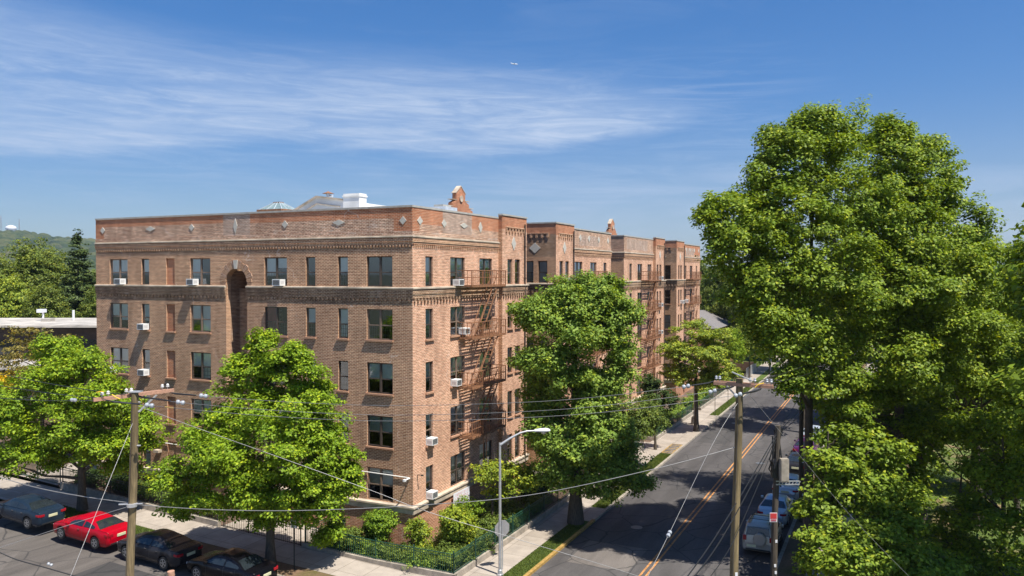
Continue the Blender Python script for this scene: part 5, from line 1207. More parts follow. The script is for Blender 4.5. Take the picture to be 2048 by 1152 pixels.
def car(kind, paint_, name, loc, rz, label, taillong=False, spare=False, rack=False, group=None):
    K = kind; Lh = K['L']/2; root = empty(name, loc, rz, label, 'car', group)
    x0, x1 = K['belt'][0][0], K['belt'][-1][0]; R = K['r']+.06
    gx0, gx1 = K['gx']
    def sec(x):
        zb = lerp_tab(K['belt'], x); hwid = lerp_tab(K['hw'], x); inside = gx0 < x < gx1
        zr = lerp_tab(K['roof'], x) if inside else zb+.02; zr = max(zr, zb+.02)
        f = min(1, (zr-zb-.02)/.38); rwid = (hwid-.07)*(1-f)+K['rwid']*f
        ends = min(1, min(x-x0, x1-x)/.25); zlo = .20+.16*(1-max(0, ends))
        arch = 0
        for w in K['wb']:
            if abs(x-w) < R: arch = max(arch, K['r']-.0+sqrt(R*R-(x-w)**2))
        z1 = max(zlo, arch); z2 = max(.42, arch+.015); zm = max(z2+.03, min(zb-.08, .70))
        z2 = min(z2, zb-.14); zm = min(max(zm, z2+.02), zb-.05); z1 = min(z1, z2)
        return [(0, z1), (hwid-.07, z1), (hwid-.01, z2), (hwid, zm), (hwid-.03, zb-.03), (hwid-.07, zb), (rwid+.02, max(zb+.01, zr-.06)), (rwid-.05, max(zb+.015, zr-.012)), (rwid*.5, zr+.012), (0, zr+.02)]
    xs = sorted(set([round(x0+(x1-x0)*i/70, 4) for i in range(71)]+[w+R*cos(pi*k/8) for w in K['wb'] for k in range(9)]))
    b = MB(); rows = []
    for x in xs:
        s_ = sec(x); rows.append([(x, -y, z) for y, z in s_]+[(x, y, z) for y, z in s_[::-1][1:]])
    b.grid(rows); b.face([p for p in rows[0][1:-1]][::-1]); b.face(rows[-1][1:-1])
    b.build('body', M[paint_], root, smooth=False)
    for p in root.children[-1].data.polygons: p.use_smooth = True
    # glass
    def glass(nm, fn, na, nb):
        g = MB(); g.grid([[fn(i/na, j/nb) for j in range(nb+1)] for i in range(na+1)]); return g.build(nm, M['car_glass'], root, smooth=True)
    for sg in (-1, 1):
        for (a, c) in K['side']:
            def f(u, v, a=a, c=c, sg=sg):
                x = a+(c-a)*u; s_ = sec(x); p, q = s_[5], s_[6]; zq = q[1]-.02
                vv = .08+.84*v; return (x, sg*(p[0]+(q[0]-p[0])*vv+.012), p[1]+.02+(zq-p[1]-.03)*vv)
            glass('side_window', f, 10, 3)
    for nm, (a, c) in (('windscreen', K['ws']), ('rear_window', K['rw'])):
        def f(u, v, a=a, c=c):
            x = a+(c-a)*u; s_ = sec(x); y = (v*2-1)*(s_[7][0]-.02); k = abs(y)/max(.01, s_[7][0]); z = s_[9][1]+(s_[7][1]-s_[9][1])*k**1.6
            return (x+(.004 if nm == 'windscreen' else -.012), y, z+.008)
        glass(nm, f, 8, 8)
    for sg in (-1, 1):
        for xs_ in ((-.36, .78, -1.12) if not spare else (-.9, 0.0, .78)):
            g = MB(); g.grid([[(xs_+q, sg*(y+.004), z) for y, z in sec(xs_)[2:6]] for q in (-.007, .007)]); g.build('door_seam', M['black_trim'], root)
        g = MB(); g.grid([[(x, sg*(sec(x)[1][0]+.012), z) for z in (.21, .31)] for x in [K['wb'][0]+R+.03+(K['wb'][1]-K['wb'][0]-2*R-.06)*i/8 for i in range(9)]]); g.build('side_skirt', M['black_trim'], root)
    # wheels
    for w in K['wb']:
        for sg in (-1, 1):
            wm = MB(); r = K['r']; prof = [(r*.62, -.10), (r*.95, -.10), (r, -.07), (r, .07), (r*.95, .10), (r*.62, .10)]
            wm.lathe(prof, (0, 0, 0), 24, 'y'); wo = wm.build('wheel', M['tyre'], root, smooth=False, loc=(w, sg*(K['W']/2-.12), r))
            rm = MB(); yy = sg*.103; rm.lathe([(r*.66, yy-.012*sg), (r*.66, yy), (r*.58, yy+.004*sg), (r*.56, yy-.05*sg)], (0, 0, 0), 24, 'y', 0)
            for k in range(5):
                a = 2*pi*k/5; rm.bar((0, yy-.01*sg, 0), (r*.6*cos(a), yy-.012*sg, r*.6*sin(a)), .03, .06)
            rm.build('rim', M['rim'], wo)
    zb_r = lerp_tab(K['belt'], x0+.12)
    for sg in (-1, 1):
        t = MB(); 
        if spare: t.box(x0-.012, x0+.2, sg*.62 if sg > 0 else -.80, sg*.80 if sg > 0 else -.62, .85, 1.12)
        else:
            ya, yb = sorted((sg*.50, sg*.78)); t.box(x0+.01, x0+.2, ya, yb, .80, .92); t.box(x0+.08, x0+.30, *sorted((sg*.74, sg*(.858))), .81, .92)
        t.build('taillight', M['taillight'], root)
        t = MB(); ya, yb = sorted((sg*.5, sg*.80)); t.box(x1-.34, x1-.09, ya-.03*(sg > 0), yb-.06*(sg > 0)+.06*(sg < 0)*0, .58, .68); t.build('headlight', M['headlight'], root)
        t = MB(); ya, yb = sorted((sg*.92, sg*1.06)); t.box(.62, .80, ya, yb, .98, 1.10); t.bar((.74, sg*.86, .98), (.74, sg*.96, 1.02), .04); t.build('wing_mirror', M[paint_], root)
        for x in (-.18, -1.02):
            t = MB(); t.box(x, x+.16, *sorted((sg*.905, sg*.94)), .86, .89); t.build('door_handle', M['chrome'] if not spare else M['black_trim'], root)
    t = MB(); t.box(x0-.02, x0+.02, -.26, .26, .70, .84) if not spare else t.box(x0-.02, x0+.02, .1, .6, .5, .64); t.build('licence_plate', M['plate'], root)
    t = MB(); t.box(x0-.015, x0+.3, -.66, .66, .34, .42); t.build('rear_bumper', M['black_trim'], root)
    t = MB(); t.box(x1-.2, x1+.004, -.4, .4, .40, .54); t.build('grille', M['black_trim'], root)
    if spare:
        t = MB(); t.lathe([(.33, x0-.22), (.36, x0-.18), (.36, x0-.02), (.2, x0)], (0, -.12, 1.0), 24, 'x'); t.lathe([(.02, x0-.235), (.30, x0-.235), (.34, x0-.2)], (0, -.12, 1.0), 24, 'x', 0); t.build('spare_wheel', M[paint_], root)
    if rack:
        t = MB()
        for y in (-.55, .55): t.bar((-1.6, y, 1.80), (.2, y, 1.80), .04)
        for x in (-1.2, -.4): t.bar((x, -.6, 1.82), (x, .6, 1.82), .03)
        for x in (-1.6, .2):
            for y in (-.55, .55): t.bar((x, y, 1.68), (x, y, 1.80), .04)
        t.build('roof_rack', M['black_trim'], root)
    return root
def car_at(kind, p, name, s, t, along, label, **kw):
    """along 's': nose up the side street; 't': nose up the avenue"""
    if along == 's':
        o = car(kind, p, name, W(s, t, h(s)-.126), SITE_ROT+pi/2, label, **kw)
        sl = (h(s+1.3)-h(s-1.3))/2.6; o.rotation_euler = (0, -math.atan(sl), SITE_ROT+pi/2)
    else: o = car(kind, p, name, W(s, t, -.13), SITE_ROT, label, **kw)
    return o
G1 = 'cars parked along the side street'; G2 = 'cars parked along the park side of the avenue'
TC = -8.02
car_at(SEDAN, 'paint_blue', 'saloon_car', 21.9, TC, 's', 'steel blue saloon parked under the leftmost street tree', group=G1)
car_at(SEDAN, 'paint_red', 'saloon_car', 16.15, TC, 's', 'bright red saloon parked between the steel blue and the dark grey one', group=G1)
car_at(SEDAN, 'paint_grey', 'saloon_car', 10.9, TC, 's', 'dark grey saloon partly behind the left utility pole', group=G1)
car_at(SEDAN, 'paint_black', 'saloon_car', 5.75, TC, 's', 'black saloon parked at the foot of the oak tree', group=G1)
SC = -17.72
car_at(SUV, 'paint_beige', 'suv_car', SC, 9.6, 't', 'beige off-roader with a spare wheel on its back door and a roof rack', spare=True, rack=True, group=G2)
car_at(SEDAN, 'paint_ice', 'saloon_car', SC, 15.4, 't', 'pale blue saloon parked just ahead of the beige off-roader', group=G2)
car_at(SEDAN, 'paint_silver', 'saloon_car', SC-.1, 21.3, 't', 'silver white saloon third in the row behind the dark pole', group=G2)
car_at(SEDAN, 'paint_grey', 'saloon_car', SC, 28.6, 't', 'dark saloon fourth in the row behind the meter cabinet', group=G2)
car_at(SEDAN, 'paint_maroon', 'saloon_car', SC, 34.8, 't', 'purple red saloon fifth in the row on the park side', group=G2)
car_at(SEDAN, 'paint_silver', 'saloon_car', SC, 41.2, 't', 'silver saloon farthest in the row on the park side', group=G2)
car_at(SEDAN, 'paint_silver', 'saloon_car', -20.3+12.9, 118, 't', 'tiny white saloon at the far end of the avenue', group=None)

# ================================================================ poles, wires, lamps, signs
def pole(name, base, top, r0, r1, mat, label):
    root = empty(name, base, 0, label, 'utility pole'); m = MB(); t = Vector(top)-Vector(base)
    pts = [t*(i/8)+Vector((.02*sin(i*1.3), .02*cos(i*1.1), 0)) for i in range(9)]; m.tube(pts, [r0+(r1-r0)*i/8 for i in range(9)], 14)
    inst('shaft', m.mesh('pole shaft', mat, smooth=True), root)
    g = MB(); f0_, f1_ = t*.02, t*.93; o_ = Vector((-(r0+.012)*.5, -(r0+.012)*.86, 0)); o1_ = Vector((-(r1+.012)*.5, -(r1+.012)*.86, 0)); g.bar(f0_+o_, f1_+o1_, .035, .025); g.build('ground_wire_cover', M['pole_dark'], root)
    g = MB()
    for k_, (fz, sx_) in enumerate(((.16, .3), (.2, .1), (.34, .2))): q_ = t*fz; g.box(q_.x-.05+sx_*.2, q_.x+.05+sx_*.2, q_.y-r0-.012, q_.y-r0+.01, q_.z-.07, q_.z+.07)
    g.build('pole_tag', M['sign_white'], root); return root
# left pole
bL = P3(251, 1300, 30); bL = Vector((-14.75, 30.2, 0)); bL.z = hw(bL)-.1; tL = P3(271, 786, 30)
pl = pole('utility_pole', bL, tL, .17, .13, M['pole'], 'weathered wooden utility pole with a reddish double crossarm left in front of the cars')
inv = -bL
e0, e1 = P3(197, 799, 29.2), P3(338, 781, 31.2)
for off in (Vector((.14, .10, 0)), Vector((-.14, -.10, -.0))):
    m = MB(); m.bar(e0+off+inv, e1+off+inv, .09, .13); m.build('crossarm', M['arm'], pl)
m = MB(); m.bar(e0.lerp(e1, .45)+inv+Vector((.2, .1, -.1)), tL+inv+Vector((0, 0, -.75)), .06); m.bar(e0.lerp(e1, .72)+inv+Vector((.2, .1, -.1)), tL+inv+Vector((0.03, 0, -.8)), .05); m.build('brace', M['galv'], pl)
for f in (.05, .13, .38, .45, .90, .98):
    p = e0.lerp(e1, f)+inv+Vector((0, 0, .06)); m = MB(); m.lathe([(.015, 0), (.015, .09), (.06, .09), (.07, .12), (.035, .15), (.06, .17), (.03, .22)], p, 10); m.build('insulator', M['porcelain'], pl)
m = MB(); m.box(-.22, .22, -.16, .16, 0, .04); o = m.build('cap_plate', M['galv'], pl, loc=tL+inv+Vector((0, 0, .03)))
m = MB()
for zz in (-.35, -.7, -2.0): m.tube([tL+inv+Vector((-.17, -.02, zz)), tL+inv+Vector((.17, .02, zz))], .03, 8)
m.build('bolt', M['galv'], pl)
m = MB(); a = (P3(264, 1010, 30)+inv); m.lathe([(.19, -.06), (.19, .06)], a, 12); m.tube([a+Vector((-.5, .0, .02)), a+Vector((.4, 0, .05))], .03, 6); m.build('strand_clamp', M['galv'], pl)
# right pole
bR = Vector((8.62, 31, -.1)); tR = P3(1480, 757, 31)
pr_ = pole('utility_pole', bR, tR, .18, .135, M['pole'], 'weathered wooden utility pole with a crossarm in front of the avenue')
inv = -bR
f0, f1 = P3(1428, 765, 31.6), P3(1546, 773, 30.4)
for off in (Vector((.05, .17, 0)), Vector((-.05, -.17, 0))): m = MB(); m.bar(f0+off+inv, f1+off+inv, .09, .12); m.build('crossarm', M['arm'], pr_)
m = MB(); m.bar(f0.lerp(f1, .18)+inv, tR+inv+Vector((0, 0, -.85)), .05); m.bar(f0.lerp(f1, .78)+inv, tR+inv+Vector((0, 0, -.85)), .05); m.build('brace', M['galv'], pr_)
for f in (.04, .10, .62, .70, .90, .97):
    p = f0.lerp(f1, f)+inv+Vector((0, 0, .06)); m = MB(); m.lathe([(.015, 0), (.015, .09), (.055, .09), (.065, .12), (.035, .15), (.055, .17), (.03, .22)], p, 10); m.build('insulator', M['insul'], pr_)
m = MB(); m.bar(P3(1464, 744, 31)+inv, P3(1505, 762, 30.6)+inv, .10, .03); m.build('cap_plate', M['galv'], pr_)
# thin dark pole with cabinet and sign
b3 = W(-19.35, 1.7, -.05); b3.z = 0
b3 = Vector(((1549-1024)/F*38.0, 38.0, -.1)); t3 = P3(1556, 851, 38)
p3_ = pole('service_pole', b3, t3, .16, .13, M['pole_dark'], 'dark pole with a grey cabinet and a red notice by the parked off-roader')
inv = -b3
m = MB(); c = P3(1568, 940, 37.7)+inv; m.box(c.x-.19, c.x+.19, c.y-.15, c.y+.15, c.z-.55, c.z+.55); m.box(c.x-.16, c.x+.16, c.y-.165, c.y-.15, c.z-.5, c.z+.5); m.box(c.x-.24, c.x-.18, c.y-.03, c.y+.03, c.z-.3, c.z+.3); m.build('meter_cabinet', M['white_metal'] if False else M['concrete'], p3_)
m = MB(); c = P3(1578, 969, 37.9)+inv
for dz in (0, .16): m.bar((c.x-.65, c.y, c.z+dz), (c.x+.5, c.y, c.z+dz), .05)
for i in range(7): m.bar((c.x-.5+i*.16, c.y, c.z), (c.x-.42+i*.16, c.y, c.z+.16), .03)
m.build('bracket', M['galv'], p3_)
m = MB(); c = P3(1548, 1026, 37.7)+inv; m.box(c.x-.21, c.x+.14, c.y-.04, c.y-.02, c.z-.42, c.z+.02, 0)
sg = m.build('notice', [M['sign_white']], p3_); m = MB(); m.box(c.x-.19, c.x+.12, c.y-.05, c.y-.041, c.z-.26, c.z+.0)
for k in range(3): m.box(c.x-.17, c.x+.10, c.y-.05, c.y-.041, c.z-.38+k*.035, c.z-.365+k*.035)
m.build('notice_print', M['sign_red'], sg)
m = MB(); c = t3+inv
for i in range(9):
    rr = random.Random(i); m.tube([c+Vector((rr.uniform(-.3, .3), rr.uniform(-.15, .15), -.15-rr.random()*.5)), c+Vector((rr.uniform(-.45, .35), rr.uniform(-.2, .2), -1.1-rr.random()*1.4)), c+Vector((rr.uniform(-.2, .2), rr.uniform(-.1, .1), -2.2-rr.random()))], .035, 6)
m.box(c.x-.30, c.x-.05, c.y-.15, c.y+.1, c.z-2.5, c.z-1.7); m.build('cable_loop', M['cable'], p3_)
b4 = Vector(((1605-1024)/F*49.6, 49.6, -.1)); pole('service_pole', b4, b4+Vector((0, 0, 11.5)), .15, .12, M['pole_dark'], 'dark utility pole rising into the tallest park tree')
stp = P3(343, 1142, 30); b5 = Vector((stp.x, stp.y, 0)); b5.z = hw(b5)-.1
pole('stub_pole', b5, stp, .14, .13, M['arm'], 'short cut-off wooden pole at the bottom edge right of the left utility pole')

def wire(name, pts, r, mat, label, sag=0.0, n=24, group='overhead wires'):
    """pts: polyline of world points, smoothed"""
    pts = [Vector(p) for p in pts]
    if len(pts) == 2:
        q = [pts[0].lerp(pts[1], i/n)-Vector((0, 0, sag*4*(i/n)*(1-i/n))) for i in range(n+1)]
    else:
        q = []
        for i in range(len(pts)-1):
            p0, p1, p2, p3 = pts[max(0, i-1)], pts[i], pts[i+1], pts[min(len(pts)-1, i+2)]
            for k in range(8):
                t = k/8; q.append(.5*((2*p1)+(p2-p0)*t+(2*p0-5*p1+4*p2-p3)*t*t+(3*p1-p0-3*p2+p3)*t**3))
        q.append(pts[-1])
    m = MB(); m.tube(q, r*(.8 if 'cable' in str(mat) and mat != 'cable' else .9), 6); o = m.build(name, M[mat] if isinstance(mat, str) else mat, None, smooth=True); return tag(o, label, 'wire', group)
def add_part(parent, build_name, mat, fn):
    m = MB(); fn(m); return m.build(build_name, M[mat], parent)
def strain(parent, p, d, k=1.0):
    d = Vector(d).normalized(); k *= .72
    m = MB(); s = [(-.22, .03), (-.20, .11), (-.13, .125), (-.05, .11), (-.03, .05), (.03, .05), (.05, .11), (.13, .125), (.20, .11), (.22, .03)]
    pts = [p+d*a*k for a, _ in s]; m.tube(pts, [b*k for _, b in s], 12); m.build('insulator', M['insul'], parent)
for (arm_l, a, mid, b_, arm_r, DL, lab) in [
    ((334, 784), (407, 792), (820, 811), (1372, 773), (1430, 762), 31.2, 'uppermost of the three bare wires between the two wooden poles'),
    ((262, 789), (361, 805), (820, 830), (1425, 783), (1472, 770), 30.2, 'middle one of the three bare wires between the two wooden poles'),
    ((205, 799), (299, 811), (820, 842), (1476, 790), (1525, 776), 29.2, 'lowest of the three bare wires between the two wooden poles')]:
    DR = {31.2: 31.5, 30.2: 31.0, 29.2: 30.4}[DL]
    A0, A1, Bm, B1, B0 = P3(*arm_l, DL), P3(*a, DL), P3(*mid, (DL+DR)/2), P3(*b_, DR), P3(*arm_r, DR)
    w_ = wire('overhead_wire', [A0, A1, P3((a[0]+mid[0])/2, (a[1]*.27+mid[1]*.73), (DL*3+DR)/4), Bm, P3((b_[0]+mid[0])/2+20, b_[1]*.27+mid[1]*.73, (DL+3*DR)/4), B1, B0], .0125, 'cable_grey', lab)
    for p, q in ((A0, A1), (B0, B1)):
        strain(w_, q, q-p)
        m = MB(); m.tube([p.lerp(q, .05), p.lerp(q, .25)-Vector((0, 0, .03)), p.lerp(q, .8)], [.02, .035, .028], 8); m.build('cable_sleeve', M['cable'], w_)
wire('span_wire', [P3(266, 1009, 30), P3(420, 1019, 30), P3(600, 1021, 30), P3(830, 1011, 30.2), P3(1060, 990, 30.3), P3(1300, 940, 30.6), P3(1476, 893, 31)], .017, 'cable_pale', 'pale cable sagging low between the two wooden poles')
wire('span_wire', [P3(276, 812, 30), P3(400, 858, 30), P3(560, 915, 30), P3(740, 980, 30.2), P3(860, 1025, 30.3), P3(1060, 1086, 30.5), P3(1275, 1152, 30.8), P3(1476, 1225, 31)], .013, 'cable_pale', 'pale cable slanting down from the left wooden pole across the facade')
wire('guy_wire', [P3(268, 840, 30), P3(138, 1160, 26)], .013, 'cable_pale', 'steep white guy wire of the left wooden pole')
wire('span_wire', [P3(264, 1011, 30), P3(150, 1046, 29.6), P3(-60, 1115, 29)], .013, 'cable_pale', 'pale cable leaving the left wooden pole towards the lower left')
wire('span_wire', [P3(-40, 942, 33), P3(60, 972, 32), P3(160, 992, 31), P3(262, 1006, 30)], .02, 'cable_pale', 'twisted pale cable reaching the left wooden pole from the left edge', group='overhead wires')
w_ = wire('span_wire', [P3(-20, 1095, 27), P3(30, 1118, 27), P3(90, 1135, 27), P3(170, 1158, 27)], .022, 'cable', 'sagging black cable in the bottom left corner'); strain(w_, P3(100, 1129, 27), (1, 0, -.4), .6)
for (v0, v1, lab) in (((-20, 744), (250, 790), 'uppermost dark wire left of the left wooden pole'), ((-20, 768), (205, 797), 'middle dark wire left of the left wooden pole'), ((-20, 795), (197, 801), 'lowest dark wire left of the left wooden pole')):
    w_ = wire('overhead_wire', [P3(*v0, 36), P3((v0[0]+v1[0])/2, (v0[1]+v1[1])/2+3, 33), P3(*v1, 29.6)], .016, 'cable', lab)
    if 'lowest' in lab: strain(w_, P3(147, 800, 30.2), (1, -.4, 0), .8)
m = wire('line_cover', [P3(193, 785, 29.2), P3(200, 783, 29.2), P3(208, 784, 29.2)], .02, 'yellow', 'small yellow wire cover at the left end of the crossarm', group=None); wire('line_cover', [P3(224, 789, 29), P3(231, 794, 29), P3(240, 798, 29)], .022, 'yellow', 'yellow wire cover lying over the reddish crossarm', group=None)
wire('line_cover', [P3(330, 814, 29.4), P3(347, 816, 29.4)], .022, 'yellow', 'yellow wire cover on the lower wire right of the left wooden pole', group=None); wire('line_cover', [P3(1510, 775, 30.4), P3(1517, 769, 30.4), P3(1528, 766, 30.4)], .022, 'yellow', 'yellow wire cover at the right wooden pole crossarm', group=None)
w_ = wire('guy_wire', [P3(1479, 800, 31), P3(1427, 885, 29.5), P3(1338, 1068, 26), P3(1292, 1160, 24.5)], .011, 'cable_pale', 'white guy wire of the right wooden pole running down over the road'); strain(w_, P3(1338, 1068, 26), P3(1427, 885, 29.5)-P3(1338, 1068, 26), .8)
wire('guy_wire', [P3(1488, 776, 31), P3(1560, 863, 31), P3(1700, 1030, 31), P3(1830, 1165, 31)], .009, 'cable_pale', 'grey guy wire of the right wooden pole running down into the park trees')
for i, (du, lab) in enumerate(((0, 'left strand of the black cable bundle over the avenue'), (14, 'middle strand of the black cable bundle over the avenue'), (46, 'right strand of the black cable bundle over the avenue'))):
    wire('black_cable', [P3(1553, 868+i*6, 38), P3(1500+du*.3, 960+i*8, 33), P3(1430+du*.7, 1075+i*8, 28), P3(1366+du, 1165, 24)], .026 if i < 2 else .016, 'cable', lab, group='black cables over the avenue')
for i, (a, b_, lab) in enumerate((((1500, 766), (1650, 714), 'thin wire rising right from the right wooden pole'), ((1530, 770), (1660, 730), 'thin wire parallel to it below, right of the right wooden pole'))):
    wire('overhead_wire', [P3(*a, 31), P3(*b_, 44)], .014, 'cable', lab, sag=.1)
for i, (a, b_, lab) in enumerate((((1556, 856), (1612, 770), 'black wire from the dark pole up to the pole in the tallest park tree'), ((1556, 862), (1612, 800), 'lower black wire from the dark pole to the pole in the tallest park tree'), ((1556, 868), (1612, 812), 'lowest black wire from the dark pole to the pole in the tallest park tree'))):
    wire('black_cable', [P3(*a, 38), P3(*b_, 49.6)], .018, 'cable', lab, sag=.15, group='black cables over the avenue')

# street lamp with stop sign behind it
def street_lamp(base, hgt, arm_dir, arm_len, label, k=1.0, r=.085):
    root = empty('street_lamp', base, 0, label, 'street lamp', 'street lamps'); ax, ay = arm_dir
    m = MB(); m.tube([(0, 0, .0), (0, 0, hgt*.5), (0, 0, hgt)], [r, r*.85, r*.72], 12); inst('pole', m.mesh('lamp pole', M['galv'], True), root)
    m = MB(); m.lathe([(r*2.1, 0), (r*2.1, .05), (r*1.5, .07), (r*1.4, .25), (r, .3)], n=12)
    for a in range(4): m.lathe([(.025, .05), (.025, .1)], (r*1.8*cos(a*pi/2+.7), r*1.8*sin(a*pi/2+.7), 0), 6)
    m.build('base_plate', M['galv'], root)
    m = MB(); pts = [(0, 0, hgt-.12), (ax*arm_len*.3, ay*arm_len*.3, hgt+.22*k), (ax*arm_len*.6, ay*arm_len*.6, hgt+.48*k), (ax*arm_len*.8, ay*arm_len*.8, hgt+.56*k), (ax*arm_len, ay*arm_len, hgt+.56*k)]
    m.tube(pts, [.075, .062, .05, .045, .04], 10); inst('arm', m.mesh('lamp arm', M['galv'], True), root)
    hd = MB(); rows = []
    for x, w_, up_, dn in ((0, .05, .05, .05), (.1, .10, .09, .06), (.35, .15, .12, .07), (.6, .19, .13, .08), (.78, .17, .10, .07), (.86, .10, .05, .03)):
        rows.append([(x, w_*cos(a), (up_ if sin(a) > 0 else dn)*sin(a)) for a in [2*pi*j/14 for j in range(14)]])
    hd.grid(rows, close=True); hd.face(rows[0][::-1]); hd.face(rows[-1])
    ho = inst('lamp_head', hd.mesh('lamp head', M['lamp_grey'], True), root, (ax*arm_len, ay*arm_len, hgt+.56*k), atan2(ay, ax))
    g = MB(); g.lathe([(.14, -.05), (.145, -.08), (.12, -.15), (.05, -.19)], (.52, 0, 0), 16); inst('lens', g.mesh('lamp lens', M['lamp_glass'], True), ho)
    return root
lb = Vector((-.62, 40.8, 0)); street_lamp(lb, 6.85, (.985, .17), 1.78, 'grey street lamp with a curved arm on the corner pavement in the foreground')
st_ = empty('stop_sign', Vector((-.50, 41.55, 0)), 0, 'octagonal sign seen from its bare back just behind the foreground street lamp', 'road sign')
m = MB(); m.box(-.03, .03, -.03, .03, 0, 2.6); m.build('post', M['galv'], st_)
m = MB(); n8 = [(.47*cos(pi/8+pi/4*i), .47*sin(pi/8+pi/4*i)) for i in range(8)]
f = [(x, .035, 2.15+z) for x, z in n8]; b_ = [(x, .05, 2.15+z) for x, z in n8]; m.face(f, 0); m.face(b_[::-1], 1)
for i in range(8): m.face([f[i], b_[i], b_[(i+1) % 8], f[(i+1) % 8]], 0)
so = m.build('sign_plate', [M['sign_back'], M['sign_red']], st_, rz=.55)
cu = bpy.data.curves.new('stop lettering', 'FONT'); cu.body = 'STOP'; cu.size = .36; cu.align_x = 'CENTER'; cu.align_y = 'CENTER'; cu.extrude = .002; cu.materials.append(M['sign_white'])
tmp = bpy.data.objects.new('lettering_curve', cu); col.objects.link(tmp); bpy.context.view_layer.update(); tme = bpy.data.meshes.new_from_object(tmp.evaluated_get(bpy.context.evaluated_depsgraph_get())); bpy.data.objects.remove(tmp); to = bpy.data.objects.new('lettering', tme); col.objects.link(to); to.parent = so; to.location = (0, .055, 2.15); to.rotation_euler = (pi/2, 0, pi)
# small lamps and sign posts along the avenue pavement
street_lamp(W(-6.0, 44.0, 0), 5.2, (.9, .43), .6, 'small street lamp with a thick concrete base on the avenue pavement', k=.3, r=.09)
m = MB(); m.lathe([(.34, 0), (.30, .7), (.16, .85)], n=8); m.build('footing', M['concrete'], col.objects[-1] if False else [o for o in col.objects if o.name.startswith('street_lamp')][-1])
street_lamp(W(-7.1, 92.5, 0), 6.0, (-.9, .43), 1.4, 'thin street lamp at the far end of the avenue pavement', r=.11)
def post_sign(base, hgt, label, face=True, w=.32, hh=.45, rz=0, lines=True, mat='sign_white', post='black_iron'):
    root = empty('sign_post', base, rz, label, 'road sign', 'sign posts'); m = MB(); m.box(-.025, .025, -.02, .02, 0, hgt); m.build('post', M[post], root)
    m = MB(); m.box(-w/2, w/2, -.035, -.021, hgt-hh, hgt); s_ = m.build('sign_plate', M[mat], root)
    if lines:
        m = MB()
        for k in range(3): m.box(-w*.36, w*.36, -.039, -.0352, hgt-.10-k*.12, hgt-.05-k*.12)
        m.build('sign_print', M['ink'], s_)
post_sign(W(3.6, -5.75, h(3.6)), 2.75, 'dark post with a small white parking notice right of the oak trunk', rz=-.2, w=.36, hh=.5)
post_sign(W(-7.0, 49.6, 0), 2.6, 'brown sign post with its back turned at the start of the far verge', rz=SITE_ROT-pi/2, mat='sign_back', lines=False)
post_sign(W(-7.0, 57.2, 0), 2.5, 'second brown sign post farther along the far verge', rz=SITE_ROT-pi/2, mat='sign_back', lines=False)

# small airliner high over the roofs
P = P3(1029, 128, 2600); ap = empty('airliner', P, .25, 'tiny white airliner high in the sky over the roof', 'aeroplane')
m = MB(); m.tube([(-12, 0, 0), (-10, 0, .6), (-4, 0, 0), (6, 0, 0), (9.5, 0, -.3), (10.5, 0, -.6)], [.4, 1.0, 1.5, 1.5, 1.0, .2], 10); m.build('fuselage', M['white_metal'], ap)
for sg_ in (-1, 1):
    m = MB(); m.face([(2, sg_*1, -.4), (-2.5, sg_*1, -.4), (-6, sg_*10.5, .5), (-4.6, sg_*10.5, .5)]); m.face([(2, sg_*1, -.6), (-2.5, sg_*1, -.6), (-6, sg_*10.5, .4), (-4.6, sg_*10.5, .4)]); m.build('wing', M['white_metal'], ap)
m = MB(); m.bar((-9, 0, 1), (-12, 0, 4), .3, 1.6); m.bar((-10.5, -3.5, 1), (-10.5, 3.5, 1), 1.2, .2); m.build('tail', M['white_metal'], ap)

